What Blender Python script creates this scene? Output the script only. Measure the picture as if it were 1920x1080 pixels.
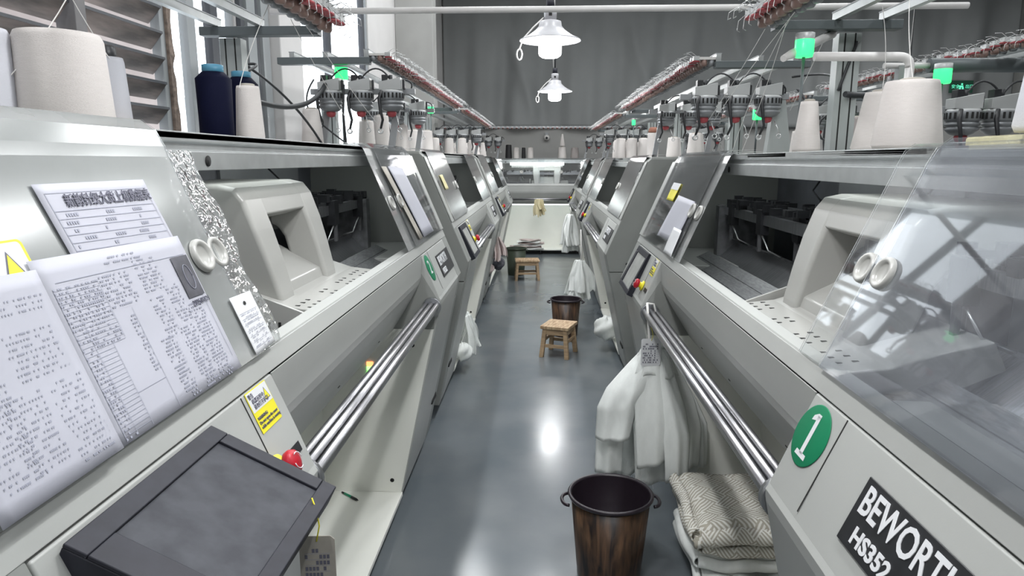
import bpy, bmesh, math, random
from mathutils import Vector, Matrix
from math import sin, cos, pi, radians
random.seed(7)
S = bpy.context.scene
for o in list(bpy.data.objects): bpy.data.objects.remove(o)
COL = S.collection

# ------------------------------------------------------------------ camera, world, light, exposure
CAMZ = 1.65
PITCH = math.atan(238/1280.0)
YAW = math.atan(55*math.cos(PITCH)/1280.0)
cd = bpy.data.cameras.new('camera'); cam = bpy.data.objects.new('camera', cd); COL.objects.link(cam)
cd.sensor_width = 36; cd.lens = 24.0; cd.clip_start = 0.02; cd.clip_end = 200
cam.location = (0, 0, CAMZ)
cam.rotation_euler = (pi/2-PITCH, 0, YAW)
S.camera = cam
S.view_settings.view_transform = 'Standard'; S.view_settings.look = 'None'
S.view_settings.gamma = 1; S.view_settings.use_curve_mapping = False
S.view_settings.exposure = 0.17
W = bpy.data.worlds.new('world'); S.world = W; W.use_nodes = True
W.node_tree.nodes['Background'].inputs[0].default_value = (0.86, 0.93, 1.0, 1)
W.node_tree.nodes['Background'].inputs[1].default_value = 4.6

def area(name, loc, sx, sy, power, col=(1, 1, 1)):
    l = bpy.data.lights.new(name, 'AREA'); l.shape = 'RECTANGLE'; l.size = sx; l.size_y = sy
    l.energy = power; l.color = col
    o = bpy.data.objects.new(name, l); COL.objects.link(o); o.location = loc
    return o
# light of added, unseen batten fittings under the ceiling (fittings built further down)
ADDED_BATTENS = [(x, y) for y in (-2.4, 1.2, 4.6, 7.4, 9.4) for x in (-1.05, 1.05, 3.6, 6.4)]
for (x, y) in ADDED_BATTENS:
    area('added_batten_light', (x, y, 4.98), 0.16, 1.3, 40 if x > 2 else (40 if x < 0 else 46), (0.97, 0.99, 1.0))

# ------------------------------------------------------------------ materials
def mat(name, col, rough=0.5, metal=0.0, noise=0.0, nscale=20, bump=0.0, bscale=200, spec=0.5, coat=0.0,
        emis=None, estr=0.0, col2=None, stretch=(1, 1, 1), rnoise=0.0):
    m = bpy.data.materials.new(name); m.use_nodes = True
    nt = m.node_tree; b = nt.nodes['Principled BSDF']
    b.inputs['Base Color'].default_value = (*col, 1); b.inputs['Roughness'].default_value = rough
    b.inputs['Metallic'].default_value = metal; b.inputs['Specular IOR Level'].default_value = spec
    b.inputs['Coat Weight'].default_value = coat
    if emis: b.inputs['Emission Color'].default_value = (*emis, 1); b.inputs['Emission Strength'].default_value = estr
    if noise or bump or rnoise:
        tc = nt.nodes.new('ShaderNodeTexCoord'); mp = nt.nodes.new('ShaderNodeMapping')
        mp.inputs['Scale'].default_value = stretch
        nt.links.new(tc.outputs['Object'], mp.inputs[0])
    if noise or rnoise:
        n = nt.nodes.new('ShaderNodeTexNoise'); n.inputs['Scale'].default_value = nscale; n.inputs['Detail'].default_value = 5
        nt.links.new(mp.outputs[0], n.inputs['Vector'])
    if noise:
        r = nt.nodes.new('ShaderNodeMix'); r.data_type = 'RGBA'
        c2 = col2 or tuple(c*(1-noise) for c in col)
        r.inputs[6].default_value = (*col, 1); r.inputs[7].default_value = (*c2, 1)
        cr = nt.nodes.new('ShaderNodeMapRange'); cr.inputs[1].default_value = .35; cr.inputs[2].default_value = .65
        nt.links.new(n.outputs[0], cr.inputs[0]); nt.links.new(cr.outputs[0], r.inputs[0])
        nt.links.new(r.outputs[2], b.inputs['Base Color'])
    if rnoise:
        cr2 = nt.nodes.new('ShaderNodeMapRange'); cr2.inputs[1].default_value = .3; cr2.inputs[2].default_value = .7
        cr2.inputs[3].default_value = rough; cr2.inputs[4].default_value = rough+rnoise
        nt.links.new(n.outputs[0], cr2.inputs[0]); nt.links.new(cr2.outputs[0], b.inputs['Roughness'])
    if bump:
        n2 = nt.nodes.new('ShaderNodeTexNoise'); n2.inputs['Scale'].default_value = bscale; n2.inputs['Detail'].default_value = 3
        nt.links.new(mp.outputs[0], n2.inputs['Vector'])
        bp = nt.nodes.new('ShaderNodeBump'); bp.inputs['Strength'].default_value = bump; bp.inputs['Distance'].default_value = .004
        nt.links.new(n2.outputs[0], bp.inputs['Height']); nt.links.new(bp.outputs[0], b.inputs['Normal'])
    return m

M = {}
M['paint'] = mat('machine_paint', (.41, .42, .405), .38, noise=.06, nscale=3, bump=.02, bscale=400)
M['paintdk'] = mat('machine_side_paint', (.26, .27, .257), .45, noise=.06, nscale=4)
M['bin'] = mat('cream_bin_paint', (.88, .885, .83), .32, noise=.04, nscale=3)
M['carr'] = mat('carriage_shell', (.42, .42, .40), .28, noise=.03, nscale=5)
M['dark'] = mat('dark_interior', (.125, .132, .15), .5, noise=.35, nscale=6)
M['darkpanel'] = mat('interior_panel', (.24, .25, .26), .42, noise=.2, nscale=5)
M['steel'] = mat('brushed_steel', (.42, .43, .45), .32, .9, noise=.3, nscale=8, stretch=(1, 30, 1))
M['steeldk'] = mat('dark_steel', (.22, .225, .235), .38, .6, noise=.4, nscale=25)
M['bedplate'] = mat('worn_bed_plate', (.30, .31, .32), .4, .4, noise=.35, nscale=30, stretch=(6, 1, 1))
M['chrome'] = mat('polished_roller_steel', (.50, .50, .52), .30, 1.0, noise=.05, nscale=12)
M['alu'] = mat('aluminium_profile', (.52, .54, .54), .34, .75, noise=.12, nscale=15)
M['bar'] = mat('grey_square_bar', (.09, .105, .11), .45, .1)
M['greybar'] = mat('grey_bar_paint', (.26, .27, .28), .45, .1)
M['black'] = mat('black_plastic', (.016, .017, .02), .42, noise=.3, nscale=50)
M['slate'] = mat('display_frame_plastic', (.024, .025, .034), .5, spec=.22, noise=.25, nscale=40)
M['screen'] = mat('dusty_screen', (.030, .032, .040), .45, noise=.55, nscale=26, col2=(.065, .068, .078), rnoise=.25, spec=.18)
M['screenrefl'] = mat('pale_reflection_screen', (.42, .43, .41), .30, noise=.25, nscale=20)  # pale copy of the screen, a reflection put into its colour
M['red'] = mat('red_plastic', (.42, .012, .025), .35, spec=.3)
M['redd'] = mat('dull_red_disc', (.33, .05, .06), .5)
M['yellow'] = mat('yellow_print', (.80, .72, .03), .45)
M['white'] = mat('white_print', (.70, .71, .73), .5)
M['paper'] = mat('paper', (.44, .445, .505), .6, noise=.04, nscale=6, bump=.15, bscale=8)
M['paperold'] = mat('old_card', (.42, .39, .34), .7, noise=.2, nscale=20)
M['ink'] = mat('ink', (.12, .12, .16), .6)
M['inkl'] = mat('faint_ink', (.32, .33, .40), .6)
M['green'] = mat('green_vinyl', (.006, .19, .085), .5, spec=.25, noise=.1, nscale=12)
M['greenlit'] = mat('green_signal', (.05, .8, .25), .3, emis=(.05, 1, .25), estr=1.1)
M['yarn'] = mat('white_yarn', (.64, .605, .585), .85, bump=.5, bscale=260, stretch=(1, 1, 7), noise=.04, nscale=40)
M['yarnlav'] = mat('cool_white_yarn', (.55, .56, .61), .8, bump=.4, bscale=260, stretch=(1, 1, 7))
M['yarngrey'] = mat('beige_grey_yarn', (.33, .30, .29), .85, bump=.4, bscale=260, stretch=(1, 1, 7))
M['yarnrust'] = mat('rust_yarn', (.30, .13, .09), .85, bump=.4, bscale=260, stretch=(1, 1, 7))
M['navy'] = mat('navy_yarn', (.004, .005, .018), .6, spec=.05, bump=.3, bscale=260, stretch=(1, 1, 7))
M['blackyarn'] = mat('black_yarn', (.012, .012, .014), .6, bump=.3, bscale=260)
M['bluecap'] = mat('blue_tube_end', (.06, .22, .33), .45)
M['foam'] = mat('yellow_foam', (.62, .42, .14), .8, noise=.2, nscale=30, bump=.4, bscale=90)
M['foampale'] = mat('pale_yellow_foam', (.68, .62, .34), .8, noise=.2, nscale=30, bump=.4, bscale=90)
M['thread'] = mat('thread', (.70, .69, .67), .8)
M['wire'] = mat('bright_wire', (.55, .56, .56), .3, .8)
M['cable'] = mat('black_cable', (.02, .022, .025), .5)
M['knit'] = mat('white_knit', (.90, .93, .91), .85, noise=.06, nscale=12, bump=.5, bscale=300, stretch=(3, 3, 1))
M['knitcream'] = mat('cream_knit', (.74, .66, .42), .85, noise=.1, nscale=12, bump=.5, bscale=300)
M['knitpink'] = mat('pinkish_knit', (.62, .52, .50), .85, noise=.2, nscale=12, bump=.5, bscale=300)
M['wood'] = mat('pine_wood', (.50, .35, .21), .6, noise=.35, nscale=9, stretch=(1, 1, 6), bump=.15, bscale=60)
M['woodtop'] = mat('stained_pine_top', (.55, .41, .26), .55, noise=.5, nscale=11, stretch=(6, 1, 1), col2=(.28, .17, .09))
M['bucketin'] = mat('bucket_lining', (.018, .012, .018), .4)
M['bucketgreen'] = mat('dark_green_bucket', (.05, .065, .045), .5, noise=.2, nscale=12)
M['lampshade'] = mat('white_enamel', (.42, .42, .44), .35)
M['pvc'] = mat('white_pipe', (.62, .61, .60), .4, noise=.08, nscale=12)
M['bulb'] = mat('lit_bulb', (1, 1, 1), .3, emis=(1, 1, 1), estr=8)
M['tube'] = mat('lit_tube', (1, 1, 1), .3, emis=(.93, 1, .98), estr=3.2)
M['drum'] = mat('worn_drum', (.20, .13, .11), .45)
M['post'] = mat('grey_post', (.34, .365, .36), .42, .15)
M['ceramic'] = mat('white_ceramic', (.55, .54, .52), .35)
M['housing'] = mat('feeder_grey', (.20, .21, .22), .38, .3)
M['housinglt'] = mat('feeder_light_grey', (.40, .41, .41), .4, .2)
M['column'] = mat('white_plaster', (.52, .51, .505), .7, noise=.06, nscale=3, bump=.15, bscale=15)
M['columndk'] = mat('grey_plaster', (.30, .30, .29), .7, noise=.1, nscale=3)
M['wall'] = mat('grey_wall', (.30, .30, .29), .75, noise=.12, nscale=1.5, bump=.1, bscale=12)
M['ceil'] = mat('white_ceiling', (.62, .63, .63), .8, noise=.08, nscale=1)
M['frame'] = mat('window_frame', (.30, .32, .33), .4, .3)
M['framedk'] = mat('dark_window_frame', (.06, .065, .075), .4, .2)
M['foamgap'] = mat('crumbly_filler', (.22, .17, .14), .9, noise=.5, nscale=30, bump=1, bscale=60)
M['rubber'] = mat('rubber', (.02, .02, .02), .7)
M['slot'] = mat('black_slot', (.008, .008, .008), .8)
M['exit'] = mat('exit_panel', (.01, .06, .035), .4)
M['exitlit'] = mat('exit_glyph', (.1, .7, .45), .4, emis=(.15, .9, .55), estr=.7)
M['refl_o'] = mat('orange_reflection', (1, .3, .1), .4, emis=(1, .35, .12), estr=2)
M['refl_g'] = mat('green_reflection', (.3, 1, .2), .4, emis=(.35, 1, .25), estr=2)
M['brass'] = mat('brass_knob', (.50, .36, .08), .35, .6, noise=.3, nscale=60)
M['photo'] = mat('dark_photo_print', (.09, .09, .11), .5, noise=.5, nscale=30)
M['cgreen'] = mat('pen_green', (.02, .30, .16), .3)
M['building'] = mat('far_building', (.70, .70, .69), .8)
M['pinkwall'] = mat('outside_render', (.42, .36, .34), .85, noise=.2, nscale=2)

# louvre slats: dusty, streaky
M['louvre'] = mat('dusty_louvre', (.30, .25, .23), .7, noise=.6, nscale=6, stretch=(1, .4, 3), col2=(.09, .08, .075), bump=.3, bscale=30)
M['louvreedge'] = mat('louvre_frame', (.17, .165, .17), .5, .2, noise=.3, nscale=8)

def glassy(name, tint, haze, hazecol, rough=.08, bump=0, bscale=30, gl=.5, noise=0):
    m = bpy.data.materials.new(name); m.use_nodes = True; nt = m.node_tree; nt.nodes.clear()
    N = nt.nodes.new; out = N('ShaderNodeOutputMaterial')
    tr = N('ShaderNodeBsdfTransparent'); tr.inputs[0].default_value = (*tint, 1)
    df = N('ShaderNodeBsdfDiffuse'); df.inputs[0].default_value = (*hazecol, 1)
    gs = N('ShaderNodeBsdfGlossy'); gs.inputs['Roughness'].default_value = rough; gs.inputs[0].default_value = (1, 1, 1, 1)
    a = N('ShaderNodeMixShader'); a.inputs[0].default_value = haze
    nt.links.new(tr.outputs[0], a.inputs[1]); nt.links.new(df.outputs[0], a.inputs[2])
    fr = N('ShaderNodeFresnel'); fr.inputs[0].default_value = 1.45
    mu = N('ShaderNodeMath'); mu.operation = 'MULTIPLY_ADD'; mu.inputs[1].default_value = gl; mu.inputs[2].default_value = 0.0
    nt.links.new(fr.outputs[0], mu.inputs[0])
    b = N('ShaderNodeMixShader'); nt.links.new(mu.outputs[0], b.inputs[0])
    nt.links.new(a.outputs[0], b.inputs[1]); nt.links.new(gs.outputs[0], b.inputs[2])
    nt.links.new(b.outputs[0], out.inputs[0])
    tc = N('ShaderNodeTexCoord')
    if noise:
        n = N('ShaderNodeTexNoise'); n.inputs['Scale'].default_value = 5; n.inputs['Detail'].default_value = 6
        nt.links.new(tc.outputs['Object'], n.inputs['Vector'])
        r = N('ShaderNodeMapRange'); r.inputs[1].default_value = .3; r.inputs[2].default_value = .7
        r.inputs[3].default_value = max(0, haze-noise); r.inputs[4].default_value = min(1, haze+noise)
        nt.links.new(n.outputs[0], r.inputs[0]); nt.links.new(r.outputs[0], a.inputs[0])
    if bump:
        n = N('ShaderNodeTexNoise'); n.inputs['Scale'].default_value = bscale; n.inputs['Detail'].default_value = 1
        nt.links.new(tc.outputs['Object'], n.inputs['Vector'])
        bp = N('ShaderNodeBump'); bp.inputs['Strength'].default_value = bump; bp.inputs['Distance'].default_value = .01
        nt.links.new(n.outputs[0], bp.inputs['Height'])
        nt.links.new(bp.outputs[0], gs.inputs['Normal']); nt.links.new(bp.outputs[0], fr.inputs['Normal'])
    return m
M['coverL'] = glassy('frosted_cover', (.90, .92, .92), .80, (.29, .305, .30), .16, gl=2.0, noise=.08)
M['coverR'] = glassy('clear_cover', (.84, .86, .90), .17, (.40, .42, .47), .03, gl=1.15, noise=.09)
M['coverfar'] = glassy('scuffed_cover', (.88, .90, .91), .58, (.50, .51, .51), .12, gl=1.8, noise=.12)
M['coverthin'] = glassy('clear_inner_cover', (.93, .95, .96), .08, (.5, .5, .5), .04, gl=1.4, noise=.03)
M['edge'] = glassy('acrylic_edge', (.8, .84, .86), .4, (.5, .53, .55), .1, gl=2.5)
M['bubble'] = glassy('bubbled_film', (.88, .90, .91), .26, (.50, .51, .51), .07, bump=1.0, bscale=55, gl=2.4)
M['pane'] = glassy('window_pane', (.97, .98, .98), .03, (.8, .8, .8), .02, gl=.8)

# bucket outside: printed dark wood grain
def bucket_mat():
    m = mat('wood_grain_plastic', (.03, .02, .015), .35)
    nt = m.node_tree; b = nt.nodes['Principled BSDF']
    tc = nt.nodes.new('ShaderNodeTexCoord'); mp = nt.nodes.new('ShaderNodeMapping'); mp.inputs['Scale'].default_value = (1, 1, .12)
    n = nt.nodes.new('ShaderNodeTexNoise'); n.inputs['Scale'].default_value = 38; n.inputs['Detail'].default_value = 7; n.inputs['Distortion'].default_value = .6
    cr = nt.nodes.new('ShaderNodeValToRGB')
    cr.color_ramp.elements[0].position = .35; cr.color_ramp.elements[0].color = (.012, .008, .008, 1)
    cr.color_ramp.elements[1].position = .7; cr.color_ramp.elements[1].color = (.12, .065, .035, 1)
    nt.links.new(tc.outputs['Object'], mp.inputs[0]); nt.links.new(mp.outputs[0], n.inputs['Vector'])
    nt.links.new(n.outputs[0], cr.inputs[0]); nt.links.new(cr.outputs[0], b.inputs['Base Color'])
    return m
M['bucket'] = bucket_mat()

# floor: glossy grey epoxy with scuffs
def floor_mat():
    m = mat('grey_epoxy', (.125, .145, .160), .17, noise=.22, nscale=2.2, col2=(.155, .172, .185), rnoise=.07, spec=.6)
    nt = m.node_tree; b = nt.nodes['Principled BSDF']
    n = nt.nodes.new('ShaderNodeTexNoise'); n.inputs['Scale'].default_value = 1.3; n.inputs['Detail'].default_value = 2
    tc = nt.nodes.new('ShaderNodeTexCoord'); nt.links.new(tc.outputs['Object'], n.inputs['Vector'])
    bp = nt.nodes.new('ShaderNodeBump'); bp.inputs['Strength'].default_value = .04; bp.inputs['Distance'].default_value = .02
    nt.links.new(n.outputs[0], bp.inputs['Height']); nt.links.new(bp.outputs[0], b.inputs['Normal'])
    return m
M['floor'] = floor_mat()

# curtain: grey sheet, colour faintly blotched
M['curtain'] = mat('grey_sheet', (.205, .214, .214), .7, noise=.12, nscale=1.2, bump=.25, bscale=6)

# parquet-patterned knit: cells of alternating diagonal stripes
def pattern_mat():
    m = mat('parquet_knit', (.7, .7, .65), .9)
    nt = m.node_tree; b = nt.nodes['Principled BSDF']; N = nt.nodes.new; L = nt.links.new
    tc = N('ShaderNodeUVMap'); sp = N('ShaderNodeSeparateXYZ'); L(tc.outputs[0], sp.inputs[0])
    def mth(op, a, bb=None):
        x = N('ShaderNodeMath'); x.operation = op
        for i, v in enumerate((a, bb)):
            if v is None: continue
            if isinstance(v, (int, float)): x.inputs[i].default_value = v
            else: L(v, x.inputs[i])
        return x.outputs[0]
    u = sp.outputs[0]; v = sp.outputs[1]
    ru = mth('ADD', u, v); rv = mth('SUBTRACT', u, v)
    cu = mth('FLOOR', mth('MULTIPLY', ru, 11)); cv = mth('FLOOR', mth('MULTIPLY', rv, 11))
    par = mth('MODULO', mth('ABSOLUTE', mth('ADD', cu, cv)), 2)
    s1 = mth('FRACT', mth('ABSOLUTE', mth('MULTIPLY', ru, 55))); s2 = mth('FRACT', mth('ABSOLUTE', mth('MULTIPLY', rv, 55)))
    a = mth('GREATER_THAN', s1, .5); c = mth('GREATER_THAN', s2, .5)
    st = mth('ADD', mth('MULTIPLY', a, par), mth('MULTIPLY', c, mth('SUBTRACT', 1, par)))
    mx = N('ShaderNodeMix'); mx.data_type = 'RGBA'; L(st, mx.inputs[0])
    mx.inputs[6].default_value = (.46, .43, .36, 1); mx.inputs[7].default_value = (.82, .81, .76, 1)
    L(mx.outputs[2], b.inputs['Base Color'])
    bp = N('ShaderNodeBump'); bp.inputs['Strength'].default_value = .5; bp.inputs['Distance'].default_value = .003
    L(st, bp.inputs['Height']); L(bp.outputs[0], b.inputs['Normal'])
    return m
M['parquet'] = pattern_mat()

# ------------------------------------------------------------------ mesh helpers
class MB:
    def __init__(s): s.v = []; s.f = []; s.m = []; s.mats = []; s.sm = []; s.uv = None
    def mi(s, k):
        if k not in s.mats: s.mats.append(k)
        return s.mats.index(k)
    def add(s, vs, fs, k, smooth=False):
        b = len(s.v); s.v += [tuple(v) for v in vs]; i = s.mi(k)
        for f in fs: s.f.append(tuple(b+j for j in f)); s.m.append(i); s.sm.append(smooth)
        return s
    def box(s, a, b, k, T=None):
        x0, y0, z0 = a; x1, y1, z1 = b
        vs = [(x0, y0, z0), (x1, y0, z0), (x1, y1, z0), (x0, y1, z0), (x0, y0, z1), (x1, y0, z1), (x1, y1, z1), (x0, y1, z1)]
        if T: vs = [T(*v) for v in vs]
        return s.add(vs, [(0, 3, 2, 1), (4, 5, 6, 7), (0, 1, 5, 4), (1, 2, 6, 5), (2, 3, 7, 6), (3, 0, 4, 7)], k)
    def prism(s, prof, y0, y1, k, T):            # prof: (h,z) list, T maps (h,y,z)
        n = len(prof)
        vs = [T(h, y0, z) for h, z in prof]+[T(h, y1, z) for h, z in prof]
        fs = [tuple(range(n)), tuple(range(2*n-1, n-1, -1))]+[(i, i+n, (i+1) % n+n, (i+1) % n) for i in range(n)]
        return s.add(vs, fs, k)
    def sheet(s, prof, y0, y1, k, T, smooth=False, ny=1):
        n = len(prof); vs = []; fs = []
        for j in range(ny+1):
            y = y0+(y1-y0)*j/ny
            vs += [T(h, y, z) for h, z in prof]
        for j in range(ny):
            for i in range(n-1): fs.append((j*n+i, j*n+i+1, (j+1)*n+i+1, (j+1)*n+i))
        return s.add(vs, fs, k, smooth)
    def tube(s, pts, r, k, n=8, cap=True, smooth=True):
        pts = [Vector(p) for p in pts]; rs = r if isinstance(r, (list, tuple)) else [r]*len(pts)
        vs = []; fs = []; up = None
        for i, p in enumerate(pts):
            d = (pts[min(i+1, len(pts)-1)]-pts[max(i-1, 0)]).normalized()
            if up is None: up = d.orthogonal().normalized()
            up = (up-d*up.dot(d)); up = up.normalized() if up.length > 1e-6 else d.orthogonal().normalized()
            w = d.cross(up)
            for j in range(n):
                a = 2*pi*j/n; vs.append(p+(up*cos(a)+w*sin(a))*rs[i])
        for i in range(len(pts)-1):
            for j in range(n): fs.append((i*n+j, i*n+(j+1) % n, (i+1)*n+(j+1) % n, (i+1)*n+j))
        s.add(vs, fs, k, smooth)
        if cap:
            b = len(s.v)-len(vs); mi = s.mi(k)
            s.f.append(tuple(b+j for j in reversed(range(n)))); s.m.append(mi); s.sm.append(False)
            s.f.append(tuple(b+(len(pts)-1)*n+j for j in range(n))); s.m.append(mi); s.sm.append(False)
        return s
    def lathe(s, prof, k, n=24, T=None, smooth=True, c=(0, 0, 0)):   # prof: (r,z)
        vs = []; fs = []
        for r, z in prof:
            for j in range(n):
                a = 2*pi*j/n; p = (c[0]+r*cos(a), c[1]+r*sin(a), c[2]+z); vs.append(T(*p) if T else p)
        for i in range(len(prof)-1):
            for j in range(n): fs.append((i*n+j, i*n+(j+1) % n, (i+1)*n+(j+1) % n, (i+1)*n+j))
        return s.add(vs, fs, k, smooth)
    def grid(s, fn, nu, nv, k, smooth=True, uvscale=None):
        vs = []; fs = []
        for j in range(nv+1):
            for i in range(nu+1): vs.append(fn(i/nu, j/nv))
        for j in range(nv):
            for i in range(nu):
                a = j*(nu+1)+i; fs.append((a, a+1, a+nu+2, a+nu+1))
        if uvscale is not None:
            if s.uv is None: s.uv = {}
            b = len(s.v)
            for j in range(nv+1):
                for i in range(nu+1): s.uv[b+j*(nu+1)+i] = (i/nu*uvscale[0], j/nv*uvscale[1])
        return s.add(vs, fs, k, smooth)
    def build(s, name, parent=None, bevel=0, solid=0, seg=2, loc=None, recalc=True, subd=0):
        me = bpy.data.meshes.new(name); me.from_pydata(s.v, [], s.f)
        for k in s.mats: me.materials.append(M[k])
        me.polygons.foreach_set('material_index', s.m); me.polygons.foreach_set('use_smooth', s.sm)
        if s.uv is not None:
            ul = me.uv_layers.new(name='UVMap')
            for lp in me.loops: ul.data[lp.index].uv = s.uv.get(lp.vertex_index, (0, 0))
        me.update()
        if recalc:
            bm = bmesh.new(); bm.from_mesh(me); bmesh.ops.recalc_face_normals(bm, faces=bm.faces); bm.to_mesh(me); bm.free()
        o = bpy.data.objects.new(name, me); COL.objects.link(o)
        if parent: o.parent = parent
        if loc: o.location = loc
        if solid: m = o.modifiers.new('solid', 'SOLIDIFY'); m.thickness = solid; m.offset = 0
        if subd: m = o.modifiers.new('sub', 'SUBSURF'); m.levels = m.render_levels = subd
        if bevel: m = o.modifiers.new('bevel', 'BEVEL'); m.width = bevel; m.segments = seg; m.limit_method = 'ANGLE'; m.angle_limit = radians(40); m.harden_normals = True
        return o

def thing(name, label, cat, loc=(0, 0, 0), rz=0, group=None, scale=None):
    o = bpy.data.objects.new(name, None); COL.objects.link(o); o.location = loc; o.rotation_euler = (0, 0, rz)
    o.empty_display_size = .1
    if scale: o.scale = scale
    return tag(o, label, cat, group)
def tag(o, label, cat, group=None):
    o['label'] = label; o['category'] = cat
    if group: o['group'] = group
    return o
def struct(o): o['kind'] = 'structure'; return o
CH = {}
def kids(o): return [c for c in bpy.data.objects if c.parent is o]
def copy_tree(o, parent=None, depth=0, skip=()):
    c = o.copy(); COL.objects.link(c)
    if parent: c.parent = parent
    ks = kids(o)
    for ch in ks:
        if ch.name.split('.')[0] in skip: continue
        copy_tree(ch, c, depth+1, skip)
    return c
def lerp(a, b, t): return a+(b-a)*t
def arc(p0, p1, p2, n=8):      # quadratic bezier
    p0, p1, p2 = Vector(p0), Vector(p1), Vector(p2)
    return [(p0*(1-t)**2+p1*2*t*(1-t)+p2*t*t) for t in [i/n for i in range(n+1)]]
def text(name, body, size, Mx, k, parent=None, ext=.0006, align='LEFT', sx=1, bold=0, shear=0):
    cu = bpy.data.curves.new(name, 'FONT'); cu.body = body; cu.size = size; cu.extrude = ext; cu.align_x = align
    cu.align_y = 'CENTER'; cu.offset = bold; cu.shear = shear; cu.resolution_u = 3
    t = bpy.data.objects.new('tmp', cu); COL.objects.link(t)
    dg = bpy.context.evaluated_depsgraph_get(); me = bpy.data.meshes.new_from_object(t.evaluated_get(dg))
    bpy.data.objects.remove(t)
    me.transform(Mx @ Matrix.Scale(sx, 4, (1, 0, 0)))
    me.materials.clear(); me.materials.append(M[k])
    o = bpy.data.objects.new(name, me); COL.objects.link(o)
    if parent: o.parent = parent
    return o

# ------------------------------------------------------------------ the room
XW = -1.9; XR = 9.0; YB = 13.6; YN = -6.0; ZC = 5.18
def ident(x, y, z): return (x, y, z)
struct(MB().box((XW-.2, YN, -.2), (XR, YB+.2, 0), 'floor').build('floor'))
struct(MB().box((XW-.2, YN, ZC), (XR+.2, YB+.2, ZC+.15), 'ceil').build('ceiling'))
struct(MB().box((XW-.2, YB, 0), (XR+.2, YB+.2, ZC), 'wall').build('wall_back'))
struct(MB().box((XR, YN, 0), (XR+.2, YB, ZC), 'wall').build('wall_right'))
struct(MB().box((XW-.2, YN-.2, 0), (XR+.2, YN, ZC), 'wall').build('wall_front'))
# left wall: low wall, header, solid bits between the windows
b = MB()
b.box((XW-.06, YN, 0), (XW, YB, 1.02), 'column')
b.box((XW-.06, YN, 3.7), (XW, YB, ZC), 'column')
for y0, y1 in ((YN, -.6), (4.37, 4.86), (5.3, 5.52), (7.75, YB)): b.box((XW-.06, y0, 1.02), (XW, y1, 3.7), 'column')
struct(b.build('wall_left'))
# pillars
struct(MB().box((XW, 9.2, 0), (XW+.49, 9.5, ZC), 'columndk').build('trim_1', bevel=.01))
struct(MB().box((XW, 4.86, 0), (XW+.10, 5.3, ZC), 'column').build('trim_2', bevel=.01))

# windows with mullions and panes
def window(name, y0, y1, cuts, dark=()):
    w = thing(name, '', '', (XW-.03, y0, 1.02)); w['kind'] = 'structure'
    del w['label']; del w['category']
    H_ = 2.68; L_ = y1-y0
    f = MB()
    f.box((-.04, 0, 0), (.04, L_, .06), 'frame').box((-.04, 0, H_-.06), (.04, L_, H_), 'frame')
    f.box((-.02, 0, .06), (.02, .02, H_-.06), 'frame').box((-.02, L_-.03, .06), (.02, L_, H_-.06), 'frame')
    f.build('window_frame', w, bevel=.004)
    prev = .05
    for i, c in enumerate(list(cuts)+[None]):
        if c is not None:
            MB().box((-.025, c-y0-.045, .06), (.025, c-y0+.045, H_-.06), 'framedk' if i in dark else 'frame').build('mullion', w, bevel=.004)
            e = c-y0-.035
        else: e = L_-.05
        MB().add([(0, prev, .06), (0, e, .06), (0, e, H_-.06), (0, prev, H_-.06)], [(0, 1, 2, 3)], 'pane').build('pane', w)
        prev = (c-y0+.035) if c is not None else 0
    return w
window('window_2', 3.60, 4.37, (3.83, 4.11), (1,))
# grey casement profiles on the wall strip beside it
for i_, (ya_, yb_, k_) in enumerate(((4.39, 4.44, 'framedk'), (4.47, 4.60, 'frame'), (4.63, 4.66, 'framedk'), (4.70, 4.82, 'frame'))): struct(MB().box((XW, ya_, 1.02), (XW+.03+.01*(i_ % 2), yb_, 3.7), k_).build('trim_%d' % (5+i_), bevel=.003))
window('window_3', 5.52, 7.75, (6.35, 7.58), (0, 1))
# louvred opening: frame, posts, tilted dusty slats
lw = thing('window_1', '', '', (XW-.03, -.6, 1.02)); lw['kind'] = 'structure'; del lw['label']; del lw['category']
f = MB(); LL = 4.16
f.box((-.05, 0, 0), (.05, LL, .05), 'louvreedge').box((-.05, 0, 2.6), (.05, LL, 2.68), 'louvreedge')
f.box((-.05, 0, .05), (.05, .06, 2.6), 'louvreedge').box((-.03, LL-.045, .05), (.02, LL, 2.6), 'frame')
f.build('window_frame', lw, bevel=.003)
for yy in (1.6, 3.42): MB().box((-.03, yy, .05), (.055, yy+.07, 2.6), 'louvreedge').build('mullion', lw, bevel=.003)
bb = MB()
bb.box((-.09, 0, 0), (-.085, LL-.05, .012), 'louvre')
slat = None
for i in range(21):
    z = .12+i*.122
    if slat is None:
        q = MB()
        a = radians(47); dx = .10*cos(a); dz = .10*sin(a)
        c4 = [(dx/2, dz/2), (-dx/2, -dz/2), (-dx/2-.005, -dz/2+.006), (dx/2-.005, dz/2+.006)]
        q.add([(x_, y_, z_) for y_ in (.02, LL-.05) for x_, z_ in c4], [(0, 1, 2, 3), (7, 6, 5, 4), (0, 4, 5, 1), (1, 5, 6, 2), (2, 6, 7, 3), (3, 7, 4, 0)], 'louvre')
        q.box((dx/2-.006, .02, dz/2-.002), (dx/2+.003, LL-.05, dz/2+.010), 'framedk')
        slat = q.build('slat', lw, loc=(0, 0, z))
    else:
        c = slat.copy(); COL.objects.link(c); c.location = (0, 0, z); c.rotation_euler = (0, random.uniform(-.05, .05), 0)
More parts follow.
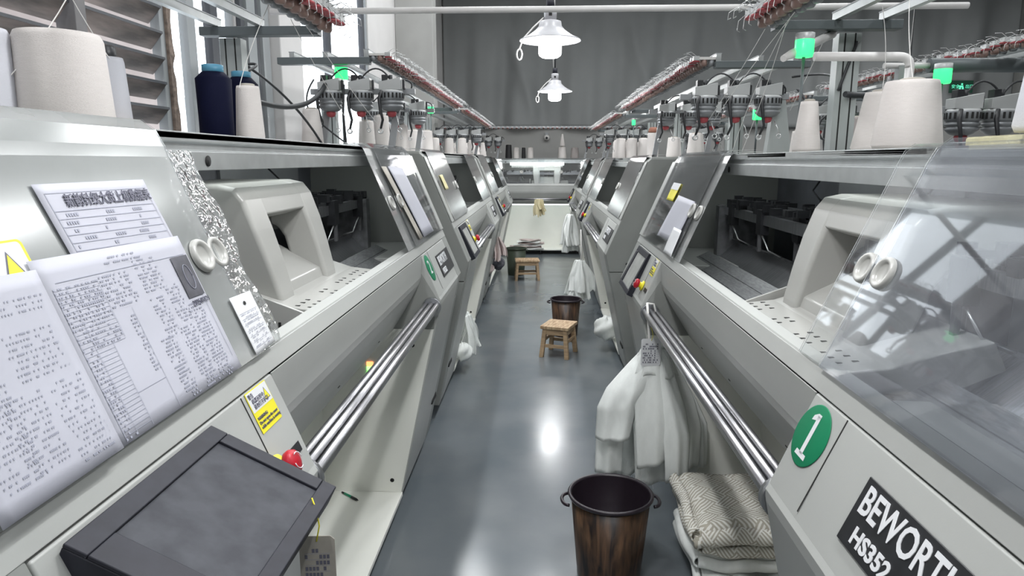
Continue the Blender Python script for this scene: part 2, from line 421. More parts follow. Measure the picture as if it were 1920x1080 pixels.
# ragged filler between louvre frame and window
b = MB(); vs = []
random.seed(3)
n = 46
for i in range(n+1):
    z = 1.02+2.68*i/n; w_ = .02+.035*random.random()
    vs += [(XW-.05, 3.56, z), (XW+.005, 3.56, z), (XW+.01*random.random(), 3.56+w_, z), (XW-.05, 3.56+w_, z)]
fs = []
for i in range(n):
    for j in range(4): fs.append((i*4+j, i*4+(j+1) % 4, (i+1)*4+(j+1) % 4, (i+1)*4+j))
b.add(vs, fs, 'foamgap'); struct(b.build('trim_4'))
# wall of the neighbouring building behind the louvre, and a pale building further off
nb = MB().box((-4.6, -3.0, 0), (-3.6, 6.62, 6), 'pinkwall').build('outbuilding'); tag(nb, 'beige rendered outbuilding close behind the louvred window', 'building')
fb = thing('distant_building', 'pale distant building seen through the left window', 'building', (-22, 38, 0))
MB().box((-9, -5, 0), (5, 6, 4.2), 'building').build('wall', fb)
MB().box((-9.3, -5.3, 4.2), (5.3, 6.3, 4.6), 'frame').build('roof', fb)
for i in range(5): MB().box((-8+i*2.6, -5.06, 1.5), (-6.8+i*2.6, -5.0, 3.0), 'framedk').build('window', fb)

# grey curtain sheet hung across the back wall
def cur(u, v):
    x = -1.88+u*10.56; z = 5.1-v*(5.1-2.28)
    a = .03+.045*v
    y = YB-.10+a*sin(x*6.3+1.2*sin(x*2.1+v*2.0))+.02*v*sin(x*17+2*v)+.03*sin(x*1.3+v*5)*v
    for (cx_, cz_, s_) in ((-.6, 3.3, .8), (1.7, 3.1, 1.0), (3.6, 3.5, .9)):
        y -= .06*math.exp(-((x-cx_-(3.9-z)*.35)**2)/(.02*s_))*(v > .15)*min(1, (v-.15)*3)
    return (x, y, z)
cu_ = MB().grid(cur, 420, 36, 'curtain').build('curtain', solid=.004)
tag(cu_, 'wrinkled grey sheet hung across the back wall above the last machine', 'curtain')

# ceiling battens, added out of view to light the room
bat = None
for i, (x, y) in enumerate(ADDED_BATTENS):
    if bat is None:
        bat = thing('added_ceiling_light', 'added unseen white batten light fitting hung above the machines', 'light', (x, y, 5.0), group='added ceiling batten lights')
        MB().box((-.09, -.68, .02), (.09, .68, .06), 'lampshade').build('housing', bat, bevel=.006)
        MB().box((-.006, -.5, .06), (.006, -.49, .18), 'wire').box((-.006, .49, .06), (.006, .5, .18), 'wire').build('hanger', bat)
    else: c = copy_tree(bat); c.location = (x, y, 5.0)

# pendant lamps
def pendant(x, y, z, label, power, blen):
    t = thing('pendant_lamp', label, 'lamp', (x, y, z))
    MB().lathe([(.235, 0), (.232, .006), (.17, .035), (.115, .075), (.088, .105), (.082, .14), (.05, .148), (.045, .15)], 'lampshade', 40).build('lamp_shade', t, solid=.003)
    MB().lathe([(.0, .235), (.045, .235), (.05, .225), (.047, .15), (.0, .15)], 'lampshade', 20).box((-.012, -.052, .175), (.012, -.046, .20), 'slot').build('lamp_neck', t)
    MB().lathe([(0, .31), (.03, .305), (.034, .24), (0, .236)], 'slate', 16).build('lamp_holder', t)
    MB().tube([(0, 0, .30), (.01, 0, .6), (-.005, 0, 1.1), (0, 0, ZC-z)], .008, 'cable', 6).tube([(-.02, 0, .31), (-.03, 0, .5), (-.012, 0, .9), (-.01, 0, ZC-z)], .005, 'thread', 6).build('cord', t)
    k = MB().tube([(-.05, 0, .17), (-.13, 0, .10), (-.21, -.02, .01), (-.235, -.02, -.06)], .006, 'thread', 6)
    k.tube([(-.235+.02*sin(a), -.02, -.10+.04*cos(a)) for a in [2*pi*i/12 for i in range(13)]], .006, 'thread', 6)
    k.build('pull_cord', t)
    MB().lathe([(0, -.125), (.06, -.122), (.082, -.108), (.088, -.09), (.088, .03), (.06, .05)], 'bulb', 24).build('bulb', t)
    l = bpy.data.lights.new('pendant_light', 'POINT'); l.energy = power; l.shadow_soft_size = .1
    lo = bpy.data.objects.new('pendant_light', l); COL.objects.link(lo); lo.parent = t; lo.location = (0, 0, -.16)
    return t
pendant(.06, 5.5, 2.555, 'nearer of the two lit white pendant lamps over the aisle', 36, .1)
pendant(.175, 9.6, 2.575, 'farther and smaller-looking lit white pendant lamp over the aisle', 36, .1)
for y_ in (1.35, -2.7): pendant(.02, y_, 2.56, 'added unseen white pendant lamp over the aisle, %s the camera' % ('just above' if y_ > 0 else 'behind'), 36, .1)  # unseen lamps added along the row to light the near aisle
pendant(6.05, 12.0, 2.75, 'lit white pendant lamp far right beyond the right machine row', 45, .1)

# white pipe across the aisle
p = thing('overhead_pipe', 'long white plastic pipe crossing overhead above the aisle', 'pipe', (0, 3.4, 2.352))
MB().tube([(-1.30, 0, 0), (1.95, 0, 0)], .0145, 'pvc', 14).build('pipe', p)
for x in (-1.15, 1.45): MB().lathe([(.02, -.012), (.022, .0), (.02, .012)], 'greybar', 12, T=lambda a, b_, c: (x+c, a, b_)).build('clip', p)

# ------------------------------------------------------------------ knitting machine (local frame: h out of the aisle, y 0..3.3, z)
LEN = 3.3; C0 = 1.65
def L(h, y, z): return (.95-h, y-C0, z)           # to object coordinates of a LEFT machine (aisle towards +x)
SB = Vector((.552, 1.262)); ST = Vector((.724, 1.67)); SD = (ST-SB).normalized(); SN = Vector((-SD.y, SD.x))  # slope; SN points to the aisle
def sl(s_, off=0.0): p_ = SB+SD*s_+SN*off; return (p_.x, p_.y)
def SM(y, s_, off=.001):                           # matrix of a frame lying on the slope: x along reading direction, y up-slope, z outward
    h, z = sl(s_, off)
    m = Matrix.Identity(4)
    ex = Vector((0, 1, 0)); ey = Vector((-SD.x, 0, SD.y)); ez = Vector((-SN.x, 0, SN.y))
    for i in range(3): m[i][0] = ex[i]; m[i][1] = ey[i]; m[i][2] = ez[i]
    m.translation = Vector(L(h, y, z)); return m
def SQ(mb, y0, y1, s0, s1, off, k, th=.0008):     # thin plate on the slope
    c = [(y0, s0), (y1, s0), (y1, s1), (y0, s1)]; vs = []
    for o_ in (off, off+th):
        for (y, s_) in c: h, z = sl(s_, o_); vs.append(L(h, y, z))
    mb.add(vs, [(0, 3, 2, 1), (4, 5, 6, 7), (0, 1, 5, 4), (1, 2, 6, 5), (2, 3, 7, 6), (3, 0, 4, 7)], k)
def SLathe(mb, y, s_, off, prof, k, n=24):
    m = SM(y, s_, off); return mb.lathe(prof, k, n, T=lambda a, b_, c: tuple(m @ Vector((a, b_, c))))

seamP = sl(-.043); noseP = (.450, 1.02)
BASEO = (.652, .085)
def taper(z): t = (noseP[1]-z)/(noseP[1]-BASEO[1]); return lerp(noseP[0], BASEO[0], t)

def build_display(t, P0, P1, th=.031, scr='screen'):
    P0 = Vector(P0); P1 = Vector(P1)       # inner and outer long edges (h,z)
    e = (P1-P0).normalized(); nrm = Vector((-e.y, e.x)); nrm = nrm if nrm.x < 0 else -nrm
    def D(u, y, w_): p_ = P0+e*u+nrm*w_; return L(p_.x, y, p_.y)
    wd = (P1-P0).length; ya, yb = .167, .512
    fr = .030
    q = MB().box((0, ya, -th), (wd, yb, -.006), 'slate', T=D)
    q.box((0, ya, -.006), (fr, yb, .0), 'slate', T=D).box((wd-fr*.8, ya, -.006), (wd, yb, .0), 'slate', T=D)
    q.box((fr, ya, -.006), (wd-fr*.8, ya+.05, .0), 'slate', T=D).box((fr, yb-.030, -.006), (wd-fr*.8, yb, .0), 'slate', T=D)
    d = q.build('display', t, bevel=.002)
    MB().box((fr, ya+.05, -.0062), (wd-fr*.8, yb-.030, -.0045), scr, T=D).build('screen', d)
    return d
def build_machine():
    t = thing('knitting_machine', '', '', (-.95, 0, 0))
    # end panels: upper part, lower part with a joint between
    for (y0, y1) in ((0, .13), (3.17, 3.3)):
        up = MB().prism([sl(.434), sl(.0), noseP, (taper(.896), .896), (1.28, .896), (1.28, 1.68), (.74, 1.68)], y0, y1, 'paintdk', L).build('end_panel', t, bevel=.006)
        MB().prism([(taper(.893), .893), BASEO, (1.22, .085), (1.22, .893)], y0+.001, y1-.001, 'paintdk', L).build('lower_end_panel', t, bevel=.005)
    bo = MB()
    for y in (-.001, 3.301):
        for (h, z) in ((.60, .955), (1.10, .955)):
            T_ = (lambda a, b_, c, h=h, y=y, z=z: L(h+a, y+c*(1 if y > 1 else -1), z+b_))
            bo.lathe([(.010, 0), (.010, .002), (0, .003)], 'slot', 10, T=T_)
    bo.build('bolt', t)
    # face frames of the cover opening near each end (light strips)
    for (y0, y1) in ((.0, .10), (3.20, 3.3)):
        q = MB(); SQ(q, y0, y1, .0, .43, .001, 'paint', .006); q.build('face_frame', t, bevel=.002)
    for y in (.115, 3.185):
        q = MB(); SQ(q, y-.012, y+.012, .01, .42, .001, 'black', .003); q.build('seal_strip', t)
    # sill rail
    MB().prism([sl(-.041, .001), sl(0, .001), sl(0, -.02), (.60, 1.26), (.60, 1.22)], .004, 3.296, 'paint', L).build('sill', t, bevel=.002)
    # belly panel between the two boxes
    MB().sheet([sl(-.044), (.536, 1.17), (.538, 1.125), (.545, 1.098), (.560, 1.07), (.585, 1.025), (.618, .97), (.650, .92), (.674, .882), (.70, .885)], .785, 2.515, 'paint', L, smooth=False).build('belly_panel', t, solid=.003)
    sl_ = MB()
    for y in (1.15, 1.55, 2.1): sl_.box((.6395, y, .930), (.6440, y+.02, .935), 'slot', T=L)
    sl_.build('slot', t)
    # boxes
    for nm, y0, y1 in (('control_box', .131, .785), ('right_box', 2.515, 3.169)):
        prof = [sl(-.044), sl(-.15), (.457, 1.032), noseP, (.452, .995), BASEO, (1.05, .085), (1.05, 1.2), (.6, 1.21)]
        MB().prism(prof, y0, y1, 'paint', L).build(nm, t, bevel=.004)
    for y_ in (.640, 2.655): j = MB(); SQ(j, y_, y_+.003, -.235, -.046, .0002, 'slot', .0006); j.build('panel_joint', t)
    # bin
    MB().box((1.02, .785, .085), (1.04, 2.515, .93), 'bin', T=L).build('bin_back', t)
    MB().box((BASEO[0], .785, .070), (1.04, 2.515, .09), 'bin', T=L).build('bin_tray', t, bevel=.002)
    for (ya, yb) in ((.785, .789), (2.511, 2.515)):
        MB().prism([(taper(.885)+.006, .885), (BASEO[0]+.006, .091), (1.02, .091), (1.02, .885)], ya, yb, 'bin', L).build('bin_end', t)
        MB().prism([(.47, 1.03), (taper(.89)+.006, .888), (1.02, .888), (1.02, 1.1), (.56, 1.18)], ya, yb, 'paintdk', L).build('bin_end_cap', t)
    ho = MB()
    for y_, sg in ((.789, 1), (2.511, -1)):
        for (h, z) in ((.585, .81), (.70, .15)):
            T_ = (lambda a, b_, c, h=h, y=y_, z=z, sg=sg: L(h+a, y+sg*c, z+b_))
            ho.lathe([(.010, 0), (.010, .001), (0, .0015)], 'slot', 12, T=T_)
    ho.build('hole', t)
    for y in (.15, 3.15):
        q = MB().box((taper(.34)-.004, y-.07, .32), (taper(.34)+.004, y+.07, .345), 'slot', T=L); q.build('handle_slot', t)
    # rollers
    for i, (dh, dz) in enumerate(((-.026, .012), (.0, .014), (.026, .012), (-.014, -.012), (.014, -.012))):
        MB().tube([L(.490+dh, .785, .990+dz), L(.490+dh, 2.515, .990+dz)], .0112, 'chrome', 16).build('roller', t)
    for y, sg in ((.79, 1), (2.51, -1)):
        q = MB()
        q.tube([L(.490, y, .990), L(.490, y+sg*.022, .990)], .043, 'steel', 24)
        q.build('roller_collar', t)
    # table
    MB().box((.742, -.0, 1.675), (1.36, 3.3, 1.692), 'paint', T=L).build('table_top', t, bevel=.003)
    q = MB().prism([(.742, 1.692), (.742, 1.672), (.752, 1.668), (.752, 1.655), (.744, 1.652), (.744, 1.612), (.80, 1.612), (.80, 1.675)], .10, 3.2, 'alu', L); q.build('front_beam', t, bevel=.001)
    q = MB()
    for y in (1.02, 2.92):
        T_ = (lambda a, b_, c, y=y: L(.744-c, y+a, 1.632+b_)); q.lathe([(.012, 0), (.012, .002), (0, .003)], 'slot', 12, T=T_)
    q.build('beam_screw', t)
    # interior
    MB().box((1.24, .13, .95), (1.26, 3.17, 1.675), 'dark', T=L).build('back_panel', t)
    MB().box((1.228, .9, 1.30), (1.24, 1.75, 1.60), 'darkpanel', T=L).box((1.228, 2.1, 1.36), (1.24, 2.95, 1.62), 'darkpanel', T=L).build('inner_panel', t)
    MB().box((.62, .13, 1.10), (1.24, 3.17, 1.115), 'dark', T=L).build('inner_floor', t)
    MB().prism([(.60, 1.10), (.60, 1.23), (.66, 1.22), (.66, 1.10)], .13, 3.17, 'dark', L).build('inner_lip', t)
    q = MB()    # needle bed: inverted V of two beds
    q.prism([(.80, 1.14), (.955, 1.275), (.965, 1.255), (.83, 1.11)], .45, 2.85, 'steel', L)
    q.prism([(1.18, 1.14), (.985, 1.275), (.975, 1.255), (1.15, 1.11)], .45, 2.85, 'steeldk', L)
    q.build('needle_bed', t)
    for i in range(3):    # front bed cover plates
        a = Vector((.66, 1.165)); b_ = Vector((.81, 1.235)); p0 = a.lerp(b_, i/3+.01); p1 = a.lerp(b_, (i+1)/3-.01)
        MB().prism([tuple(p0), tuple(p1), (p1.x, p1.y-.01), (p0.x, p0.y-.01)], .5, 2.8, 'bedplate', L).build('bed_plate', t)
    for (h, z) in ((.90, 1.43), (.96, 1.455), (1.02, 1.455), (1.08, 1.43)):      # carrier rails
        MB().prism([(h-.012, z-.02), (h-.012, z+.02), (h+.012, z+.02), (h+.012, z-.02)], .30, 3.0, 'steel', L).build('carrier_rail', t)
    rnd = random.Random(5)
    q = MB()
    for i in range(120):   # oily black carrier parts crowded on the rails
        y = rnd.uniform(.32, 2.95); h = rnd.choice((.90, .96, 1.02, 1.08)); w_ = rnd.uniform(.012, .04)
        q.box((h-.02, y, 1.445+rnd.uniform(0, .03)), (h+.02, y+w_, 1.478+rnd.uniform(0, .022)), 'black', T=L)
    o = q.build('rail_clutter', t); o['kind'] = 'stuff'
    for i in range(7):     # yarn carriers: block, bent finger
        y = .62+i*.36+rnd.uniform(-.06, .06); h = rnd.choice((.885, .90, .945))
        q = MB().box((h-.022, y-.03, 1.37), (h+.012, y+.03, 1.47), 'black', T=L)
        q.box((h-.02, y-.008, 1.30), (h-.008, y+.008, 1.37), 'steeldk', T=L)
        q.tube([L(h-.012, y-.02, 1.37), L(h+.01, y-.05, 1.30), L(.96, y-.055, 1.285)], .0035, 'wire', 6)
        q.tube([L(h-.012, y+.02, 1.37), L(h+.005, y+.06, 1.31), L(.955, y+.07, 1.285)], .0035, 'wire', 6)
        q.build('yarn_carrier', t)
    for y in (.42, 2.88): MB().box((.86, y-.03, 1.11), (1.10, y+.03, 1.45), 'steeldk', T=L).build('rail_bracket', t)
    q = MB()
    for k_ in range(3):
        y = .8+k_*.85
        q.tube([L(1.2, y, 1.6), L(1.15, y+.03, 1.54), L(1.17, y+.07, 1.50), L(1.18, y+.04, 1.47), L(1.2, y, 1.50), L(1.22, y-.02, 1.44)], .004, 'cable', 6)
    q.build('loose_cable', t)
    # unseen lit tube added behind the front beam to brighten the interior
    MB().tube([L(.835, .30, 1.632), L(.835, 3.0, 1.632)], .010, 'tube', 8).build('tube_light', t)
    # feet
    for y in (.25, 1.65, 3.05):
        for h in (.74, 1.12):
            MB().tube([L(h, y, 0), L(h, y, .012)], .03, 'rubber', 14).tube([L(h, y, .012), L(h, y, .09)], .012, 'steeldk', 8).build('foot', t)
    # display on the control box, folded nearly flush
    ya, yb = .167, .512
    build_display(t, (.522, 1.222), (.420, 1.018), .03, 'screenrefl')
    # emergency stop
    q = MB(); SLathe(q, .645, -.190, .0, [(0, .002), (.024, .002), (.024, .008), (.014, .010), (.014, .024), (0, .024)], 'yellow', 20)
    es = q.build('emergency_stop', t)
    q = MB(); SLathe(q, .645, -.190, .020, [(.011, 0), (.021, .004), (.0235, .012), (.0215, .020), (.010, .024), (0, .025)], 'red', 24)
    q.build('red_button', es)
    q = MB()
    m_ = SM(.645, -.190, .0452)
    for a0 in (0, pi):
        pts = [tuple(m_ @ Vector((.015*cos(a0+x_), .015*sin(a0+x_), 0))) for x_ in [i*.25 for i in range(9)]]
        q.tube(pts, .0010, 'white', 5)
    q.build('arrow_print', es)
    # warning sticker
    q = MB(); SQ(q, .655, .745, -.125, -.045, .001, 'yellow', .0006); SQ(q, .657, .743, -.084, -.047, .0017, 'white', .0004)
    st = q.build('warning_sticker', t)
    m_ = SM(.727, -.078, .0022)
    tri = [tuple(m_ @ Vector(p_)) for p_ in ((-.012, 0, 0), (.012, 0, 0), (0, .024, 0))]
    tri2 = [tuple(m_ @ Vector(p_)) for p_ in ((-.0095, .0015, .0003), (.0095, .0015, .0003), (0, .021, .0003))]
    MB().add(tri, [(0, 1, 2)], 'ink').add(tri2, [(0, 1, 2)], 'yellow').build('warning_triangle', st, recalc=False)
    text('printed_text', '警告\n  机器运转中\n  请勿打开护罩', .0105, SM(.660, -.066, .0023), 'ink', st)
    text('printed_text', 'WARNING:\nDo not open the cover\nwhile machine is running', .0085, SM(.660, -.106, .0023), 'ink', st)
    # switch label on the box
    q = MB(); SQ(q, .70, .76, -.205, -.185, .001, 'black', .0006); q.build('switch_label', t)
    # name plate
    q = MB(); SQ(q, 2.79, 3.17, -.202, -.090, .001, 'black', .003)
    pl = q.build('name_plate', t, bevel=.002)
    text('brand_text', 'BEWORTH', .064, SM(2.803, -.125, .0048), 'white', pl, sx=.80, bold=.0012)
    text('model_text', 'HS352', .037, SM(2.822, -.178, .0048), 'white', pl, sx=1.1, bold=.0012)
    return t
proto = build_machine()
for k in ('label', 'category'): del proto[k]

def number_sticker(t, n):
    q = MB(); SLathe(q, 2.575, -.115, .001, [(0, .001), (.0605, .001), (.062, .0005), (.062, 0)], 'green', 48)
    s_ = q.build('number_sticker', t)
    m_ = SM(2.575, -.115, .0025)
    if n == '1':      # slab-serif numeral with flag, as on the sticker
        P_ = [(-.006, -.038), (.006, -.038), (.006, .034), (-.004, .036), (-.006, .034)]
        q = MB()
        q.add([tuple(m_ @ Vector((x, y, 0))) for x, y in ((-.0065, -.040), (.0065, -.040), (.0065, .040), (-.0065, .040))], [(0, 1, 2, 3)], 'white')
        q.add([tuple(m_ @ Vector((x, y, 0))) for x, y in ((-.022, -.046), (.022, -.046), (.020, -.036), (-.020, -.036))], [(0, 1, 2, 3)], 'white')
        q.add([tuple(m_ @ Vector((x, y, 0))) for x, y in ((-.0065, .044), (.0065, .044), (.0065, .036), (-.0065, .030), (-.022, .026), (-.020, .036))], [(0, 1, 2, 3, 4, 5)], 'white')
        q.build('numeral', s_, recalc=False)
    else:
        text('numeral', n, .09, m_ @ Matrix.Translation((0, 0, 0)), 'white', s_, align='CENTER')

def cover(name, parent, y0, y1, k, off, wavy=0, handle=None, thick=.003, top=True):
    pr = [sl(.002, off), sl(.15, off), sl(.30, off), sl(.405, off), sl(.425, off+.001), (.728-off*.6, 1.682+off*.5), (.745, 1.6945+off), (.80, 1.697+off), (.86, 1.697+off)]
    ny = 1
    q = MB(); rnd = random.Random(3)
    if wavy:
        vs = []; fs = []; n = 14
        for i in range(n+1):
            s_ = .002+.42*i/n; h, z = sl(s_, off); e_ = y1+wavy*rnd.uniform(-1, 1)+.012*sin(i*.9)
            vs += [L(h, y0, z), L(h, e_, z)]
        for i in range(n): fs.append((i*2, i*2+1, i*2+3, i*2+2))
        q.add(vs, fs, k)
    else: q.sheet(pr, y0, y1, k, L, smooth=False)
    if not wavy:      # polished edges of the acrylic sheet
        for ye in (y0, y1):
            q.sheet([(a_-.0015, b_+.0012) for a_, b_ in pr], ye-.0012, ye+.0012, 'edge', L); q.sheet([(a_+.0015, b_-.0012) for a_, b_ in pr], ye-.0012, ye+.0012, 'edge', L)
    o = q.build(name, parent)
    if handle is not None:
        q = MB(); SLathe(q, handle, .212, off+.002, [(.0, .002), (.018, .002), (.020, .004), (.023, .009), (.029, .009), (.0315, .005), (.032, 0)], 'carr', 32)
        q.build('finger_grip', o)
    return o

def carriage(parent, yc, w=.55):
    """portal shell bridging the bed: front face with an opening, side faces with an opening"""
    y0, y1 = yc-w/2, yc+w/2
    outer = [(1.19, 1.18), (1.19, 1.50), (1.15, 1.555), (1.09, 1.572), (.86, 1.572), (.815, 1.562), (.790, 1.53), (.762, 1.45), (.735, 1.36), (.712, 1.27), (.702, 1.20), (.702, 1.15)]
    inner = [(.810, 1.15), (.812, 1.21), (.828, 1.30), (.852, 1.39), (.875, 1.425), (.91, 1.435), (1.05, 1.435), (1.08, 1.42), (1.09, 1.38), (1.09, 1.18)]
    aw = .125
    for a, b_, s_ in ((y0, y0+aw, 1), (y1-aw, y1, -1)):
        T_ = lambda h, y, z, a=a, b_=b_, s_=s_: L(h, y+(s_*.035*max(0, (1.45-z)/.3) if ((s_ > 0 and y < a+.01) or (s_ < 0 and y > b_-.01)) else 0), z)
        MB().prism(outer+inner, a, b_, 'carr', T_).build('carriage_arm', parent, bevel=.014, seg=3)
    q = MB().prism([(1.188, 1.45), (1.188, 1.50), (1.149, 1.554), (1.089, 1.571), (.861, 1.571), (.816, 1.561), (.791, 1.53), (.777, 1.485), (.84, 1.465), (1.09, 1.455)], y0+.10, y1-.10, 'carr', L)
    q.build('carriage_hood', parent, bevel=.006)
    MB().prism([(.60, 1.240), (.60, 1.205), (.80, 1.19), (.93, 1.25), (.90, 1.31), (.80, 1.285), (.70, 1.252)], y0-.02, y1+.13, 'carr', L).build('carriage_base', parent, bevel=.004)
    MB().prism([(.72, 1.24), (.735, 1.290), (.90, 1.375), (.95, 1.345), (.95, 1.20), (.72, 1.20)], y0+aw-.02, y1-aw+.02, 'carr', L).build('carriage_apron', parent, bevel=.006)
    q = MB()
    for r, grp in enumerate(((1, 1, 1, 0, 0, 1, 1, 0, 0, 1, 1, 1, 0, 1, 1, 1), (1, 1, 1, 0, 0, 1, 1, 0, 0, 1, 1, 1, 0, 1, 1, 1))):
        h = .622+r*.034; z = 1.240+(h-.60)*.12
        for j, on in enumerate(grp):
            if on: y = y0+.0+j*(w+.1)/16; q.box((h, y, z-.003), (h+.020, y+.009, z+.0016), 'slot', T=L)
    o = q.build('vent_slot', parent); o['kind'] = 'stuff'
    q = MB().prism([(.62, 1.16), (.62, 1.238), (.88, 1.335), (.90, 1.20)], y0-.055, y0-.045, 'carr', L)
    q.build('carriage_side_plate', parent)
    q = MB()
    for j in range(4): q.box((.66+j*.028, y0-.0565, 1.17), (.667+j*.028, y0-.0550, 1.215), 'slot', T=L)
    o = q.build('side_slot', parent); o['kind'] = 'stuff'

def interior_fill(m, p=1.1):  # added lamp behind the front beam, brightens the dark machine interior
    l_ = bpy.data.lights.new('interior_fill', 'AREA'); l_.shape = 'RECTANGLE'; l_.size = .03; l_.size_y = 2.6; l_.energy = p; l_.color = (.95, 1, 1)
    o = bpy.data.objects.new('interior_fill', l_); COL.objects.link(o); o.parent = m; o.location = L(.850, 1.65, 1.615); o.rotation_euler = (0, radians(38), 0)
def place_machine(side, y_near, label, group=None, cov=(), carr=None, num=None, skip=(), pre=None, rz=None, xoff=None):
    m = copy_tree(proto, skip=skip)
    m['label'] = label; m['category'] = 'knitting machine'
    if group: m['group'] = group
    if side == 'L': m.location = (-.95, y_near+C0, 0); m.scale = (1, 1, 1.011)
    elif side == 'R': m.location = (.95, y_near+C0, 0); m.rotation_euler = (0, 0, pi); m.scale = (1, 1, .991)
    if carr is not None: carriage(m, carr)
    for (y0, y1, k, off, wavy, hd, nm) in cov: cover(nm, m, y0, y1, k, off, wavy, hd)
    if num: number_sticker(m, num)
    interior_fill(m)
    return m
# L machine world Y = y_near + y ; R machine world Y = y_near + 3.3 - y
L1 = place_machine('L', .5, 'grey flat knitting machine nearest on the left with papers taped to its cover',
    cov=((.10, .775, 'coverL', .012, 0, .715, 'sliding_cover'), (.74, .885, 'bubble', .004, .006, .785, 'filmed_cover'), (2.30, 3.19, 'coverfar', .004, 0, 2.36, 'far_sliding_cover'), (2.44, 3.19, 'coverthin', .012, 0, 2.49, 'far_outer_cover')),
    carr=1.57, num='2')

for c_ in kids(L1):
    if c_.name.split('.')[0] in ('display', 'display_mount'):
        for g_ in kids(c_): bpy.data.objects.remove(g_)
        bpy.data.objects.remove(c_)
build_display(L1, (.524, 1.222), (.326, 1.1215), .036)
MB().prism([(.54, 1.20), (.50, 1.18), (.37, 1.112), (.455, 1.03), (.50, 1.10)], .22, .46, 'slate', L).build('display_mount', L1, bevel=.003)
R1 = place_machine('R', .5, 'grey flat knitting machine nearest on the right with green number one sticker',
    cov=((3.8-1.30, 3.20, 'coverR', .012, 0, 3.8-1.245, 'sliding_cover'), (3.8-1.42, 3.19, 'coverthin', .004, 0, 3.8-1.33, 'inner_sliding_cover'), (.12, 1.10, 'coverfar', .004, 0, 1.05, 'far_sliding_cover'), (.12, 1.00, 'coverthin', .012, 0, .96, 'far_outer_cover')),
    carr=2.05, num='1')
L2 = place_machine('L', 4.2, 'second grey knitting machine in the left row, behind the nearest one',
    cov=((.10, .90, 'coverL', .012, 0, .82, 'sliding_cover'), (2.3, 3.19, 'coverfar', .004, 0, 2.36, 'far_sliding_cover')), carr=.9)
R2 = place_machine('R', 4.72, 'second grey knitting machine in the right row, behind the nearest one',
    cov=((2.35, 3.2, 'coverL', .012, 0, 2.4, 'sliding_cover'), (.12, 1.0, 'coverfar', .004, 0, .93, 'far_sliding_cover')), carr=2.25)
L3 = place_machine('L', 7.75, 'third grey knitting machine, farthest in the left row',
    cov=((.10, 1.1, 'coverL', .012, 0, 1.0, 'sliding_cover'), (2.3, 3.19, 'coverfar', .004, 0, 2.36, 'far_sliding_cover')), carr=1.6)
R3 = place_machine('R', 8.22, 'third grey knitting machine, farthest in the right row',
    cov=((2.2, 3.2, 'coverL', .012, 0, 2.3, 'sliding_cover'), (.12, 1.0, 'coverfar', .004, 0, .93, 'far_sliding_cover')), carr=1.6)
# machine across the end of the aisle
BM = copy_tree(proto, skip=('tube_light', 'display', 'display_mount', 'name_plate', 'emergency_stop', 'warning_sticker'))
BM['label'] = 'knitting machine standing crosswise at the end of the aisle with lit tubes'; BM['category'] = 'knitting machine'
BM.location = (0.0, 12.5, 0); BM.rotation_euler = (0, 0, -pi/2)
carriage(BM, 1.75, .5)
cover('sliding_cover', BM, .10, 1.70, 'coverthin', .004, 0, 1.3); cover('sliding_cover', BM, 1.6, 3.2, 'coverthin', .012, 0, 2.0)
MB().box((1.16, .13, 1.12), (1.18, 3.17, 1.67), 'paint', T=L).build('inner_wall', BM)
q = MB().tube([L(.70, 1.10, 1.60), L(.70, 2.05, 1.60)], .024, 'tube', 14); q.build('tube_light', BM)
q = MB().tube([L(.68, .80, .90), L(.68, 2.5, .90)], .020, 'tube', 14); q.build('lower_tube_light', BM)
for (yy, zz, hh, ln, pw, ro) in ((1.575, 1.572, .66, .9, .8, 0.7), (1.65, .872, .70, 1.6, 1.5, .5)):
    l_ = bpy.data.lights.new('tube_glow', 'AREA'); l_.shape = 'RECTANGLE'; l_.size = .04; l_.size_y = ln; l_.energy = pw; l_.color = (.93, 1, .97)
    lo_ = bpy.data.objects.new('tube_glow', l_); COL.objects.link(lo_); lo_.parent = BM; lo_.location = L(hh, yy, zz); lo_.rotation_euler = (0, ro, 0)
# aisle row beyond, facing away on the right: same machines seen from the back
def back_row(x, y, label):
    m = copy_tree(proto, skip=('display', 'display_mount', 'name_plate', 'emergency_stop', 'warning_sticker', 'yarn_carrier', 'bin_end', 'bin_end_cap', 'roller', 'switch_label', 'tube_light'))
    m['label'] = label; m['category'] = 'knitting machine'
    m.location = (x, y+C0, 0); m.rotation_euler = (0, 0, 0)
    MB().box((1.36, .0, .085), (1.37, 3.3, 1.675), 'paint', T=L).build('rear_cover', m)
    return m
back_row(2.15, 1.9, 'knitting machine standing back to back behind the nearest right one')
back_row(2.15, 5.6, 'second knitting machine of the row behind the right row')
back_row(2.15, 9.2, 'third knitting machine of the row behind the right row')
# remove the prototype itself
def wipe(o):
    for c in kids(o): wipe(c)
    bpy.data.objects.remove(o)
wipe(proto)

TZL = 1.692*1.011; TZR = 1.692*.991; TZ = 1.692

# reflection on the near left machine's bin wall, made as glowing marks
q = MB().box((0, 0, 0), (.03, .004, .018), 'refl_o').box((0, 0, -.022), (.012, .004, -.004), 'refl_g').box((.015, 0, -.022), (.03, .004, -.004), 'refl_g').box((0, 0, -.045), (.012, .004, -.028), 'refl_g').box((.015, 0, -.045), (.03, .004, -.028), 'refl_g')
o = q.build('reflection_marks', loc=(-.80, 3.006, .72)); tag(o, 'tiny glowing orange and green indicator lights on the cream bin wall, left', 'reflection')

